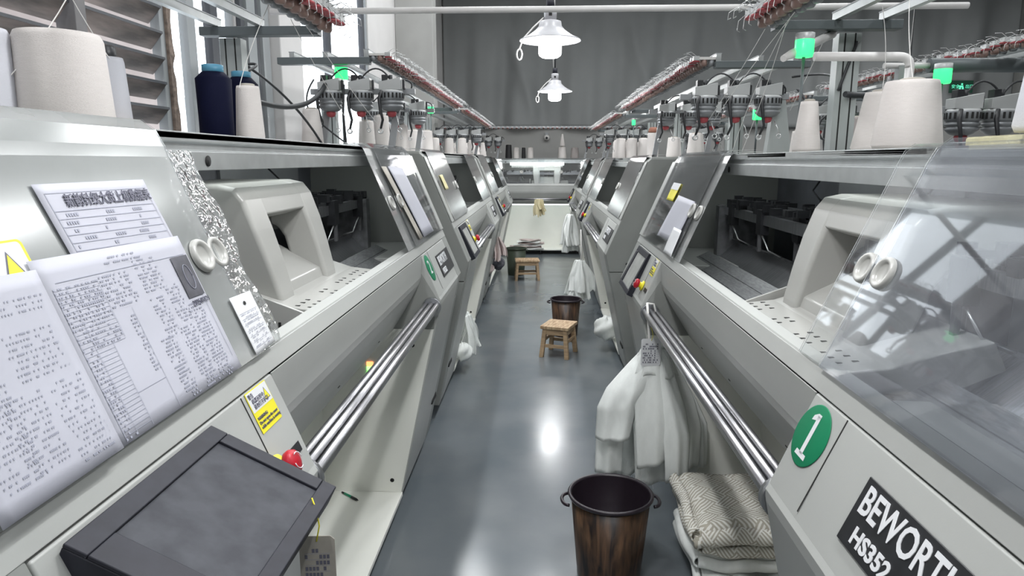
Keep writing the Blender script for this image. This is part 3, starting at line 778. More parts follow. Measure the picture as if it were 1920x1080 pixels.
# ------------------------------------------------------------------ overhead yarn racks
def make_tensioner():
    q = MB()
    q.box((0, -.017, 0), (.085, .017, .012), 'ceramic')
    q.box((.083, -.019, -.003), (.112, .019, .016), 'housinglt')
    for x_, k_ in ((.018, 'housing'), (.056, 'drum')):
        q.lathe([(0, 0), (.017, 0), (.017, -.022), (.012, -.028), (0, -.029)], k_, 9, c=(x_, 0, 0))
    q.lathe([(0, 0), (.019, 0), (.022, .003), (.019, .006), (0, .006)], 'redd', 9, c=(.098, 0, -.010))
    q.tube([(.11, 0, .01), (.145, .004, .018), (.172, .008, .006), (.174, .010, -.010), (.163, .009, -.006)], .0013, 'wire', 4)
    q.tube([(.11, .012, .004), (.135, .012, -.012), (.138, .012, -.034), (.128, .012, -.038)], .0013, 'wire', 4)
    q.tube([(.09, -.01, .012), (.125, -.012, .034), (.150, -.012, .031)], .0012, 'wire', 4)
    return q
def rack(side, y0, y1, pitch, label, posts, xs=(.93, 1.15, 1.33), z=2.165, cross=True, group=None, dz=0, ds=1.0):
    sc = 1 if side == 'R' else -1
    zz = z*(1.011 if side == 'L' else .991)
    t = thing('yarn_rack', label, 'yarn rack', (sc*1.0, y0, zz+dz), group=group); zz += dz
    if side == 'R': t.rotation_euler = (0, 0, 0)
    ln = y1-y0
    for i, x in enumerate(xs):
        h_ = .040 if i == 0 else .028
        MB().box((sc*(x-1)-.013, 0, 0), (sc*(x-1)+.013, ln, h_), 'alu').box((sc*(x-1)-.016, 0, h_), (sc*(x-1)+.016, ln, h_+.004), 'greybar').build('rail', t)
    for y in ((.0, ln) if cross else ()):
        MB().box((min(sc*-.09, sc*.40), y-.03, -.035), (max(sc*-.09, sc*.40), y+.03, .0), 'bar').build('crossbeam', t, bevel=.003)
    for (px, py) in posts:
        zt = TZR if side == 'R' else TZL
        q = MB().box((sc*(px-1)-.045, py-y0-.03, zt-zz), (sc*(px-1)+.045, py-y0+.03, -.036), 'post')
        for d_ in (-.02, .02): q.box((sc*(px-1)+d_-.003, py-y0-.0315, zt-zz), (sc*(px-1)+d_+.003, py-y0-.029, -.036), 'slot')
        q.build('post', t, bevel=.003)
    n = int(ln/pitch); first = None
    for i in range(n):
        y = .03+i*pitch
        if first is None:
            q = make_tensioner(); q.v = [(-sc*v[0], v[1], v[2]) for v in q.v]
            first = q.build('yarn_tensioner', t, loc=(sc*(xs[0]-1-.013), y, .012)); first.scale = (1+.2*(ds-1), ds, ds)
        else:
            c = first.copy(); COL.objects.link(c); c.location = (sc*(xs[0]-1-.013), y, .012+random.uniform(-.002, .002)); c.rotation_euler = (0, random.uniform(-.06, .06), random.uniform(-.07, .07))
    return t
rack('R', .35, 2.88, .072, 'overhead yarn rack above the nearest right machine, with signal lamp', ((1.235, 2.96), (1.33, 1.78)), dz=.045, ds=1.6)
rack('L', .35, 2.90, .072, 'overhead yarn rack above the nearest left machine', ((1.30, 2.96),), ds=1.6)
rack('R', 3.80, 7.2, .060, 'overhead yarn rack above the second right machine', ((1.34, 4.9), (1.34, 6.9)), dz=.02, ds=1.15)
rack('L', 3.74, 7.2, .060, 'overhead yarn rack above the second left machine', ((1.34, 4.4), (1.34, 6.9)))
rack('R', 7.7, 11.3, .075, 'overhead yarn rack above the third, farthest right machine', ((1.34, 8.6), (1.34, 11.2)))
rack('L', 7.6, 11.3, .075, 'overhead yarn rack above the third, farthest left machine', ((1.34, 8.2), (1.34, 10.8)))
rack('R', 2.2, 5.2, .07, 'overhead yarn rack of the row beyond the right machines, nearer one', ((1.10, 2.6), (1.10, 5.0)), xs=(.93, 1.0, 1.12)).location.x = 1.0+1.2
rack('R', 5.6, 9.2, .09, 'overhead yarn rack of the row beyond the right machines, farther one', ((1.10, 6.0), (1.10, 8.7)), xs=(.93, 1.0, 1.12)).location.x = 1.0+1.2
# row of tensioners across the end machine
t = thing('yarn_rack', 'yarn rack crossing the end of the aisle below the grey sheet', 'yarn rack', (0, 12.35, 2.215))
MB().box((-1.75, 0, 0), (1.75, .03, .04), 'greybar').build('rail', t)
for x in (-1.55, 1.55): MB().box((x-.04, .04, 1.692-2.215), (x+.04, .09, .04), 'alu').build('post', t)
fr_ = None
for i in range(44):
    if fr_ is None:
        q = make_tensioner(); q.v = [(v[1], -v[0], v[2]) for v in q.v]; fr_ = q.build('yarn_tensioner', t, loc=(-1.7, 0, .012))
    else: c = fr_.copy(); COL.objects.link(c); c.location = (-1.7+i*.079, 0, .012)

# ------------------------------------------------------------------ yarn feeders hung from cross bars
def feeder_mesh(parent, x, y=0, z=0):
    """drum-shaped positive feeder: bracket, vented ring, drum, red knob, swan arm"""
    T_ = lambda a, b_, c: (x+a, y+b_, z+c)
    q = MB().lathe([(0, .045), (.060, .045), (.064, .040), (.065, .036)], 'housinglt', 28, T=T_).lathe([(.065, .036), (.067, .032), (.067, -.002), (.060, -.006), (.058, -.010), (.066, -.014), (.066, -.022), (.058, -.026), (.057, -.030), (.063, -.034), (.062, -.042), (.045, -.058), (.030, -.064), (0, -.066)], 'housing', 28, T=T_)
    f = q.build('yarn_feeder', parent)
    q = MB()
    for i in range(20):
        a = 2*pi*i/20; ca, sa = cos(a), sin(a)
        R_ = lambda u, v, w_: (x+ca*u-sa*v, y+sa*u+ca*v, z+w_)
        q.box((.0665, -.0045, .004), (.0685, .0045, .030), 'slot', T=R_)
    q.build('vent_slot', f)
    MB().box((-.058, -.036, .046), (.058, .036, .088), 'housinglt', T=lambda a, b_, c: T_(a, b_, c+(.022*(a+.058)/.116 if c > .06 else 0))).box((-.045, -.022, .085), (-.015, .022, .125), 'black', T=T_).box((.062, -.012, .05), (.075, .012, .10), 'black', T=T_).build('feeder_bracket', f, bevel=.002)
    MB().tube([T_(.03, -.03, -.085), T_(.042, -.045, -.12), T_(.05, -.05, -.15)], .0025, 'wire', 6).tube([T_(.05+.011*sin(a), -.05, -.162+.011*cos(a)) for a in [2*pi*i/10 for i in range(11)]], .003, 'wire', 6).build('outlet_eye', f)
    MB().lathe([(0, -.064), (.024, -.064), (.026, -.072), (.020, -.088), (0, -.094)], 'redd', 16, T=T_).build('tension_knob', f)
    q = MB().tube([T_(-.04, -.052, .04), T_(-.052, -.066, 0), T_(-.045, -.075, -.06), T_(-.035, -.068, -.11), T_(-.05, -.055, -.155)], [.009, .009, .008, .007, .006], 'black', 8)
    q.tube([T_(-.052+.012*sin(a), -.055, -.168+.012*cos(a)) for a in [2*pi*i/12 for i in range(13)]], .0045, 'wire', 6)
    q.build('swan_arm', f)
    return f
FG = 'yarn feeder bars above the machines'
def feeder_bar(x0, n, y, z, label, pitch=.17, base=TZ, legs=True, cables=True):
    w = (n-1)*pitch
    t = thing('feeder_bar', label, 'yarn feeders', (x0, y, z))
    f0 = feeder_mesh(t, 0)
    for i in range(1, n):
        c = copy_tree(f0, t); c.location = (i*pitch, 0, 0); c.rotation_euler = (0, 0, 0)
    sup = MB().box((-.12, .035, .03), (w+.12, .065, .06), 'greybar')
    if legs:
        for x in ((w+.07,) if (x0 > 0 and y < 4) else (-.02, w+.03)):
            for d_ in (-.05,):
                if x0 > 0 and y < 4:
                    sup.add([(x-.02, .04, .06), (x+.03, .04, .06), (x+.03, .10, .06), (x-.02, .10, .06), (x-.05, .04, base-z), (x+.085, .04, base-z), (x+.085, .10, base-z), (x-.05, .10, base-z)], [(0, 1, 5, 4), (1, 2, 6, 5), (2, 3, 7, 6), (3, 0, 4, 7), (0, 3, 2, 1), (4, 5, 6, 7)], 'post')
                    continue
                sup.add([(x-.018, .04, .03), (x+.018, .04, .03), (x+.018, .06, .03), (x-.018, .06, .03),
                         (x+d_-.018, .04, base-z), (x+d_+.018, .04, base-z), (x+d_+.018, .06, base-z), (x+d_-.018, .06, base-z)],
                        [(0, 1, 5, 4), (1, 2, 6, 5), (2, 3, 7, 6), (3, 0, 4, 7), (0, 3, 2, 1), (4, 5, 6, 7)], 'greybar')
    sup.build('bar', t, bevel=.002)
    if cables:
        q = MB()
        for i in range(n-1):
            q.tube(arc((i*pitch, .0, .10), ((i+.5)*pitch, .02, .22), ((i+1)*pitch, 0, .10), 10), .0045, 'cable', 6)
        q.tube(arc((w, 0, .10), (w+.12, .05, .12), (w+.1, .05, .06), 8), .0045, 'cable', 6)
        for i in range(n): q.tube([(i*pitch, 0, .09), (i*pitch, 0, .125)], .010, 'cable', 8)
        q.build('cable', t)
    return t
zt = 2.02
feeder_bar(-1.135, 3, 3.75, zt-.045, 'three large grey yarn feeders over the nearest left machine end', base=TZL, pitch=.165)
feeder_bar(.855, 3, 3.75, zt-.08, 'three large grey yarn feeders over the nearest right machine end', base=TZR, pitch=.165)
feeder_bar(-1.28, 3, 5.3, zt-.035, 'three yarn feeders behind the large left ones, over the second left machine', base=TZL)
feeder_bar(.93, 3, 5.3, zt-.05, 'three yarn feeders behind the large right ones, over the second right machine', base=TZR)
feeder_bar(-1.28, 4, 8.7, zt-.085, 'four small-looking yarn feeders over the third left machine', base=TZL, pitch=.155)
feeder_bar(.86, 4, 8.9, zt-.08, 'four small-looking yarn feeders over the third right machine', base=TZR, pitch=.155)
feeder_bar(-1.12, 3, 12.5, zt-.05, 'three distant yarn feeders at the left end of the crosswise machine', base=TZ)
feeder_bar(.85, 3, 12.5, zt-.06, 'three distant yarn feeders at the right end of the crosswise machine', base=TZ)
feeder_bar(1.78, 3, 3.05, zt-.20, 'dark yarn feeders in the row beyond, right of the big white cone', base=TZ, pitch=.15)
feeder_bar(1.90, 3, 4.9, zt-.10, 'dark yarn feeders in the row beyond, left of the big white cone', base=TZ)
feeder_bar(1.85, 3, 8.8, zt-.07, 'dark distant yarn feeders in the row beyond the right machines', base=TZ)

# arms joining far bars at crosswise machine stand on its rack posts
# signal lamps
def signal(x, y, z, label, r=.032, base=None):
    t = thing('signal_lamp', label, 'signal lamp', (x, y, z))
    MB().lathe([(0, .0), (r*.9, 0), (r, .006), (r, .06), (r*.94, .066), (0, .068)], 'greenlit', 20).build('lit_lens', t)
    MB().lathe([(r, .062), (r, .085), (0, .088)], 'housinglt', 20).build('cap', t)
    MB().tube([(0, 0, 0), (0, 0, (base if base is not None else z-.2)-z)], .006, 'bar', 8).build('stem', t)
    return t
signal(.973, 2.70, 2.03, 'large green signal lamp hanging under the nearest right rack', .034, TZR)
q = MB().tube([(.885, 2.66, 2.02), (.93, 2.70, 2.042), (1.16, 2.92, 2.150)], [.012, .017, .017], 'pvc', 12); o = q.build('slanted_pipe'); tag(o, 'short white pipe slanting up behind the large green right lamp', 'pipe')
signal(-1.093, 3.83, 2.088, 'green signal lamp above the large left yarn feeders', .036, TZL)
signal(-1.11, 7.0, 2.12, 'small green signal lamp over the second left machine', .032, TZL)
signal(1.76, 3.2, 1.985, 'green signal lamp right of the big white cone, row beyond', .036, TZ)
signal(1.33, 4.40, 1.90, 'small green signal lamp behind the right yarn feeders', .028, TZR)
signal(1.12, 8.6, 2.08, 'tiny green signal lamp over the third right machine', .022, TZR)
signal(2.15, 4.72, 1.86, 'small green signal lamp between the post and rust cones', .028, TZ)

# ------------------------------------------------------------------ cones of yarn
def cone(x, y, z, rb, rt, h, k, label, name='yarn_cone', cap=None, tube=True, shoulder=0, group=None, lean=0):
    t = thing(name, label, 'yarn cone', (x, y, z), group=group)
    if shoulder:
        prof = [(rb*.72, 0), (rb, shoulder*.7), (rb*1.0, h*.35), (rt, h-shoulder), (rt*.62, h), (.0, h)]
        MB().lathe([(0, 0)]+prof, k, 40).build('yarn', t)
    else:
        prof = [(0, .006), (rb*.93, .006), (rb, .018), (lerp(rb, rt, .5)*1.01, h*.5), (rt*1.02, h-.012), (rt*.95, h), (rt*.25, h+.002), (0, h+.002)]
        MB().lathe(prof, k, 40).build('yarn', t)
    ck = cap or 'paperold'
    if tube:
        rr = min(rt*.62, .03) if not cap else rt*.60
        hh = .006 if not cap else (.02 if cap == 'bluecap' else .028)
        MB().lathe([(rr*.9, h-.002), (rr, h+.002), (rr, h+hh), (rr*.8, h+hh+.002), (rr*.8, h-.002)], ck, 24).build('tube_end', t)
        MB().lathe([(rb*.5, 0), (rb*.55, .0), (rb*.55, .008), (rb*.5, .008)], ck, 24).build('tube_foot', t)
    return t
cone(-.965, 1.39, TZL, .088, .078, .188, 'yarn', 'biggest white yarn cone on the nearest left machine, thread rising from it')
cone(-1.075, 1.30, TZL, .068, .064, .185, 'yarnlav', 'tall pale cone with black end cap at the left picture edge', cap='black')
cone(-1.19, 1.90, TZL+.012, .052, .042, .205, 'yarnlav', 'slim cool-white cone with black cap behind the biggest left cone', cap='black')
q = MB().box((-.09, -.07, 0), (.07, .07, .012), 'foam').build('foam_pad', bevel=.003, loc=(-1.165, 1.87, TZL+.0005)); tag(q, 'thin yellow foam pad under the slim cone, left machine', 'foam pad')
cone(-1.00, 2.12, TZL, .050, .052, .205, 'navy', 'left one of the two navy yarn spools with blue ends', name='yarn_spool', cap='bluecap', shoulder=.02)
cone(-1.12, 2.60, TZL, .056, .058, .245, 'navy', 'right navy yarn spool, partly behind the white cone', name='yarn_spool', cap='bluecap', shoulder=.024)
cone(-.955, 2.26, TZL, .045, .036, .178, 'yarn', 'small white cone in front of the right navy spool')
q = MB().grid(lambda u, v: (.05*(u-.5), .03*(v-.5), .006*abs(sin(u*7+v*3))+.001), 8, 6, 'thread').build('thread_waste', loc=(-.93, 2.14, TZL+.001)); tag(q, 'scrap of white thread waste beside the navy spools', 'thread waste')
GL = [(-1.22, 3.98-.3, .058, .045, .21, 'white cone behind the leftmost large feeder, left'), (-1.12, 4.86, .062, .050, .25, 'tall cream cone behind the middle of the large left feeders'),
      (-1.16, 4.60, .058, .046, .20, 'white cone left of the tall cream cone, left row'), (-1.08, 5.35, .060, .048, .215, 'white cone right of the tall cream cone, left row'),
      (-1.10, 5.95, .065, .052, .20, 'white cone standing past the second feeder bar, left row'), (-1.08, 6.55, .06, .05, .22, 'white cone at the far part of the second left machine')]
for g in GL: cone(g[0], g[1], TZL, g[2], g[3], g[4], 'yarn', g[5])
for i, (x, y) in enumerate(((-1.28, 8.35), (-1.12, 8.45), (-.97, 8.5), (-1.2, 9.3), (-1.05, 9.4), (-.92, 9.2))):
    cone(x, y, TZL, .062, .048, .21, 'yarn', '%s white cone in the %s row under the four left feeders' % (('left', 'middle', 'right')[i % 3], ('front', 'back')[i // 3]), group='white cones, third left machine')
for i, (x, y) in enumerate(((-.98, 10.5), (-.92, 10.9))):
    cone(x, y, TZL, .06, .03, .22, 'yarn', ('slim white cone under the distant left feeders', 'farthest white cone on the left row')[i])
# right side
cone(.985, 1.93, TZR, .086, .066, .182, 'yarn', 'biggest white yarn cone on the nearest right machine')
cone(1.13, 2.40, TZR, .082, .052, .198, 'yarn', 'tall white cone mostly hidden behind the biggest right cone')
cone(.955, 2.56, TZR, .0480, .030, .182, 'yarn', 'slim white cone in front of the grey post, right machine')
cone(.98, 1.36, TZR+.022, .080, .062, .20, 'yarnlav', 'white cone on pale foam at the right picture edge')
q = MB().box((-.10, -.085, 0), (.10, .085, .02), 'foampale').build('foam_pad', bevel=.004, loc=(.965, 1.38, TZR+.0005)); tag(q, 'pale yellow foam pad under the cone at the right edge', 'foam pad')
GR = [(1.28, 3.55, .036, .028, .12, 'small white cone behind the rightmost large feeder, right'), (1.12, 5.12, .064, .050, .17, 'white cone right of a pair behind the right feeders'),
      (1.13, 6.0, .064, .052, .17, 'white cone left of a pair behind the right feeders')]
for g in GR: cone(g[0], g[1], TZR, g[2], g[3], g[4], 'yarn', g[5])
oc = cone(1.10, 6.95, TZR, .056, .054, .245, 'yarn', 'straight white cone topped by a leftover orange-brown one')
MB().lathe([(0, 0), (.05, .0), (.045, .03), (.03, .05), (0, .05)], 'yarnrust', 20).build('orange_top', oc, loc=(0, 0, .25))
for i, (x, y) in enumerate(((.96, 8.5), (1.09, 8.45), (1.22, 8.4), (1.0, 9.2), (1.14, 9.3), (1.27, 9.1))):
    cone(x, y, TZR, .068, .056, .24, 'yarn', '%s white cone in the %s row under the four right feeders' % (('left', 'middle', 'right')[i % 3], ('front', 'back')[i // 3]), group='white cones, third right machine')
for (x, y, k, l) in ((1.96, 4.12, 'yarnrust', 'rust brown cone in the row beyond, just left of the biggest right cone'), (1.86, 4.2, 'yarngrey', 'olive brown cone in the row beyond, beside the rust one'),
                     (1.80, 4.85, 'yarnrust', 'rust brown cone left of the grey post, row beyond'), (1.93, 2.70, 'navy', 'dark blue cone in the row beyond, right of the biggest right cone')):
    cone(x, y, TZ, .07, .06, .21, k, l)
cone(2.18, 2.85, TZ, .05, .01, .07, 'yarn', 'nearly empty white cone in the row beyond, near the right edge')
# crosswise machine
zb = TZ
YC = 12.75
for (px, w, h, k, l) in ((-.60, .062, .25, 'blackyarn', 'thick black cone, left one on the crosswise machine'), (-.46, .058, .20, 'yarn', 'white cone between the two black ones, crosswise machine'),
                         (-.325, .038, .20, 'blackyarn', 'thin black cone on the crosswise machine'), (-.205, .062, .20, 'yarn', 'white cone right of the thin black one, crosswise machine'),
                         (.38, .078, .21, 'yarn', 'wide white cone carrying a slim one, crosswise machine'), (.61, .078, .20, 'yarngrey', 'beige grey cone, rightmost on the crosswise machine')):
    cone(px, YC, zb, w, w*.82, h, k, l)
cone(.38, YC, zb+.22, .05, .016, .22, 'yarn', 'slim pointed white cone stacked on the wide one, crosswise machine')

# threads rising from the cones
q = MB()
TL = ['']
def thr(a, m_, b_):
    o = MB().tube(arc(a, m_, b_, 10), .0012, 'thread', 5, cap=False).build('thread'); tag(o, TL[0], 'thread', TL[0])
TL[0] = 'pale thread rising from a left cone to the rack'
thr((-1.01, 1.31, TZL+.10), (-.93, 1.40, 1.95), (-.93, 1.55, 2.20))
thr((-1.16, 1.88, TZL+.20), (-1.18, 1.80, 2.0), (-1.15, 1.6, 2.19))
thr((-.965, 2.22, TZL+.17), (-.965, 2.3, 2.0), (-.93, 2.45, 2.20))
TL[0] = 'pale thread slanting down from the nearest right rack'
thr((.985, 1.93, TZR+.19), (.99, 2.0, 2.0), (1.14, 2.3, 2.17))
thr((1.13, 2.4, TZR+.21), (1.15, 2.42, 2.0), (1.15, 2.5, 2.17))
thr((.90, 3.70, 1.86), (.88, 3.2, 2.0), (.86, 2.5, 2.15))
thr((.99, 3.66, 1.70), (.95, 3.2, 2.0), (.88, 2.6, 2.15))
thr((1.04, 3.66, 1.70), (1.0, 3.2, 1.95), (.90, 2.7, 2.15))
thr((.87, 3.70, 1.86), (.86, 3.2, 2.0), (.84, 2.75, 2.14))
thr((1.25, 3.6, 1.9), (1.2, 3.3, 2.0), (1.13, 2.86, 2.18))
thr((-1.02, 3.65, 1.86), (-1.0, 3.2, 2.0), (-.92, 2.6, 2.16))
thr((-.86, 3.65, 1.84), (-.9, 3.2, 2.0), (-.90, 2.7, 2.16))
thr((.98, 1.36, TZR+.22), (.97, 1.5, 2.0), (1.15, 1.7, 2.17))

# cables hanging at the posts
q = MB()
q.tube(arc((-1.27, 2.95, 1.92), (-1.15, 3.4, 1.84), (-1.15, 3.72, 2.05), 14), .012, 'cable', 8)
q.tube(arc((-1.31, 2.96, 2.0), (-1.22, 3.2, 2.1), (-1.33, 3.1, 2.07), 8), .006, 'cable', 6)
q.tube(arc((-1.30, 3.1, 2.06), (-1.2, 3.4, 1.95), (-1.16, 3.7, 1.71), 10), .006, 'cable', 6)
q.tube(arc((-1.22, 3.75, 2.08), (-1.3, 3.7, 1.95), (-1.2, 3.72, 1.86), 10), .005, 'cable', 6)
q.tube([(-1.2+.035*cos(a), 3.7, 1.85+.04*sin(a)) for a in [i*.5 for i in range(14)]], .004, 'cable', 6)
q.tube(arc((-1.18, 3.7, 1.85), (-1.1, 3.7, 1.78), (-1.0, 3.7, 1.712), 10), .005, 'cable', 6)
q.tube([(-1.05, 3.72, 2.05), (-1.06, 3.72, 1.9), (-1.05, 3.72, 1.712)], .006, 'cable', 6)
o = q.build('hanging_cable'); tag(o, 'black cables sagging from the left post to the feeders', 'cable')
q = MB()
q.tube(arc((1.58, 3.3, 2.02), (1.45, 3.0, 1.90), (1.22, 2.90, 1.915), 14), .012, 'cable', 8)
q.tube(arc((1.26, 2.92, 2.12), (1.22, 2.92, 2.0), (1.20, 2.92, 1.93), 8), .006, 'cable', 6)
q.tube(arc((1.30, 3.75, 2.08), (1.5, 3.6, 2.1), (1.20, 2.95, 1.95), 12), .006, 'cable', 6)
q.tube(arc((1.26, 3.55, 2.0), (1.35, 3.5, 1.9), (1.24, 3.4, 1.68), 12), .006, 'cable', 6)
q.tube([(1.33+.05*cos(a), 3.3, 1.80+.06*sin(a)) for a in [i*.5 for i in range(14)]], .005, 'cable', 6)
q.tube(arc((1.42, 3.4, 1.9), (1.32, 3.4, 1.85), (1.36, 3.4, 1.68), 12), .006, 'cable', 6)
o = q.build('hanging_cable'); tag(o, 'black cables sagging round the right grey post', 'cable')
# grey padded pipe & white elbow pipe of the row beyond
t = thing('elbow_pipe', 'white elbow pipe rising behind the biggest right cone', 'pipe', (1.262, 2.50, 0))
MB().tube([(0, 0, TZR), (0, 0, 1.965)]+arc((0, 0, 1.965), (0, 0, 2.002), (-.04, .0, 2.002), 6)+[(-.325, .0, 2.004)], .015, 'pvc', 12).build('pipe', t)
t = thing('sleeved_bar', 'dark sleeved bar lying level above the row beyond, right', 'bar', (1.75, 3.3, 2.075))
MB().tube([(0, 0, 0), (.50, 0, 0)], .032, 'bar', 12).build('sleeve', t)
MB().tube([(-.2, 0, 0), (0, 0, 0)], .013, 'pvc', 10).build('bar_end', t)
MB().box((-.14, -.02, 1.692-2.075), (-.10, .02, 0), 'alu').build('post', t)

# exit sign, dome camera
t = thing('exit_sign', 'small green illuminated exit sign on the far wall, right', 'sign', (7.74, YB-.19, 3.0))
MB().box((-.21, 0, -.11), (.21, .03, .11), 'exit').build('panel', t, bevel=.004)
g = MB()
for (x0, z0, x1, z1) in ((-.01, .03, .02, .06), (-.03, -.01, .03, .02), (-.04, -.07, -.01, -.01), (.01, -.07, .04, -.01), (-.06, .0, -.03, .02)): g.box((x0, -.004, z0), (x1, 0, z1), 'exitlit')
g.build('running_figure', t)
text('glyphs', '安全', .075, Matrix.Translation((-.185, -.003, 0)) @ Matrix.Rotation(pi/2, 4, 'X'), 'exitlit', t)
text('glyphs', '出口', .075, Matrix.Translation((.065, -.003, 0)) @ Matrix.Rotation(pi/2, 4, 'X'), 'exitlit', t)
t = thing('dome_camera', 'small round security camera on the back wall below the rack', 'camera', (.10, YB-.06, 2.10))
MB().lathe([(0, -.06), (.045, -.045), (.06, 0), (.045, .04), (0, .05)], 'ceramic', 18).build('dome', t)
MB().box((-.03, 0, .03), (.03, .058, .09), 'greybar').build('bracket', t)
MB().lathe([(0, 0), (.022, .0), (.022, .012), (0, .014)], 'black', 12, T=lambda a, b_, c: (a, -.05-c, b_-.01)).build('lens', t)

# ------------------------------------------------------------------ papers on the left cover (world coordinates via machine frame of L1)
def WL(y, s_, off):            # L1 machine frame to world; y = world Y
    h, z = sl(s_, off); return Vector((-h, y, z*1.011))
def sheet_on(name, label, corners, off, k='paper', curl=.0, parent=None):
    (a, b_, c, d_) = corners     # tl, tr, br, bl as (Y, s)
    def fn(u, v):
        y = lerp(lerp(a[0], b_[0], u), lerp(d_[0], c[0], u), v); s_ = lerp(lerp(a[1], b_[1], u), lerp(d_[1], c[1], u), v)
        o_ = off+curl*(v**3)*.4+curl*abs(u-.5)**3*2
        return tuple(WL(y, s_, o_))
    o = MB().grid(fn, 12, 12, k).build(name, solid=.0005)
    if label: tag(o, label, 'paper')
    return o, fn
def printing(parent, fn, items, k, lift=.0012, name='printed_lines'):
    q = MB()
    for (u0, v0, u1, v1) in items:
        P = [Vector(fn(u0, v0)), Vector(fn(u1, v0)), Vector(fn(u1, v1)), Vector(fn(u0, v1))]
        n_ = Vector((-SN.x*-1, 0, SN.y)); n_ = Vector((SN.x*-1, 0, SN.y))
        q.add([tuple(p_+n_*lift) for p_ in P], [(0, 1, 2, 3)], k)
    o = q.build(name, parent, recalc=False); o['kind'] = 'stuff'; return o
rnd = random.Random(11)
# sheet 1: table with a heading
p1, f1 = sheet_on('printed_sheet', 'upper paper with a bold heading and ruled table, left cover', ((.890, .362), (1.150, .362), (1.157, .215), (.898, .225)), .0155)
it = []
for i in range(9):
    v = .29+i*.085
    it.append((.05, v, .97, v+.008))
it += [(.05, .10, .97, .106), (.05, .10, .054, .98), (.966, .10, .97, .98)]
printing(p1, f1, it, 'inkl')
words = []
for i in range(8):
    v = .32+i*.085
    for c in range(3):
        u = .08+c*.3+rnd.random()*.1
        for w_ in range(rnd.randint(1, 5)): words.append((u, v, u+.014, v+.035)); u += .02
printing(p1, f1, words, 'inkl')
m_ = SM(.945+1.0, .322, .0168); 
def world_slope_matrix(y, s_, off):
    h, z = sl(s_, off); m = Matrix.Identity(4)
    ex = Vector((0, 1, 0)); ey = Vector((SD.x*-1, 0, SD.y*1.011)); ez = Vector((-SN.x, 0, SN.y))
    for i in range(3): m[i][0] = ex[i]; m[i][1] = ey[i]; m[i][2] = ez[i]
    m.translation = Vector((-h, y, z*1.011)); return m
text('heading', '新韵针织大货上机数据表', .0205, world_slope_matrix(.935, .334, .0178), 'ink', p1, sx=.93, bold=.0003)
# sheet 2: dense data sheet with a dark photograph
p2, f2 = sheet_on('printed_sheet', 'dense printed data sheet with small dark photograph, centre of left cover', ((.811, .262), (1.163, .256), (1.160, .004), (.798, .004)), .0185, curl=.001)
words = []; lines = []
def block(u0, v0, u1, v1, dv, dens=.6, h=.011, wmax=.012):
    v = v0
    while v < v1:
        u = u0
        while u < u1:
            if rnd.random() < dens: words.append((u, v, min(u+wmax*.7, u1), v+h))
            u += wmax
        v += dv
block(.42, .05, .60, .06, .02, .8); block(.36, .08, .66, .1, .03, .6)
lines.append((.08, .13, .97, .134))
for (a, b_, c, d_) in ((.05, .16, .12, .99), (.12, .16, .30, .5), (.31, .15, .50, .33), (.56, .10, .72, .30), (.38, .40, .42, .75), (.56, .35, .66, .60), (.70, .32, .77, .55), (.66, .58, .78, .99), (.5, .60, .60, .98), (.80, .46, .92, .99), (.78, .30, .80, .56)):
    block(a, b_, c, d_, .022, .55)
for i in range(34): lines.append((.05, .17+i*.024, .30 if i < 15 else .22, .1725+i*.024))
lines += [(.05, .17, .053, .99), (.12, .17, .122, .99), (.22, .5, .222, .99), (.30, .16, .302, .5), (.965, .13, .968, .9), (.22, .80, .42, .803), (.42, .36, .422, .99)]
printing(p2, f2, lines, 'inkl'); printing(p2, f2, words, 'inkl', .0016)
def f2p(u, v): return Vector(f2(lerp(.84, .985, u), lerp(.14, .43, v)))
n_ = Vector((-SN.x, 0, SN.y))
MB().grid(lambda u, v: tuple(f2p(u, v)+n_*.0020), 4, 4, 'photo').build('dark_photograph', p2, recalc=False)
MB().tube([tuple(f2p(.55+.22*cos(a), .52+.30*sin(a))+n_*.0026) for a in [2*pi*i/20 for i in range(21)]], .0006, 'inkl', 4).build('photo_outline', p2)
text('date_text', '2025/07/21', .0125, world_slope_matrix(1.106, .138, .0215), 'ink', p2)
# sheet 3: faint curled sheet at left edge
p3, f3 = sheet_on('printed_sheet', 'faintly printed paper at the left picture edge', ((.62, .255), (.812, .249), (.800, .004), (.600, .004)), .0235, curl=.002)
words = []; lines = []
for (a, b_, c, d_) in ((.55, .12, .95, .2), (.5, .28, .9, .5), (.3, .55, .6, .9), (.66, .55, .95, .95), (.1, .2, .4, .9)): block(a, b_, c, d_, .03, .4)
printing(p3, f3, words, 'inkl')
# tag card on the cover edge
tg, ft = sheet_on('care_tag', 'small white card tag with a hole, at the edge of left cover', ((1.232, .122), (1.322, .120), (1.325, .008), (1.232, .004)), .0175, k='white')
words = []; lines = [(.08, .3+i*.1, .92, .306+i*.1) for i in range(7)]
block(.12, .32, .85, .95, .05, .45, .02, .04)
printing(tg, ft, lines, 'inkl'); printing(tg, ft, words, 'inkl', .0016)
q = MB(); nn = [ft(.5+.06*cos(a), .16+.035*sin(a)) for a in [2*pi*i/14 for i in range(14)]]
q.add([tuple(Vector(p_)+n_*.0014) for p_ in nn], [tuple(range(14))], 'slot'); q.build('punched_hole', tg, recalc=False)
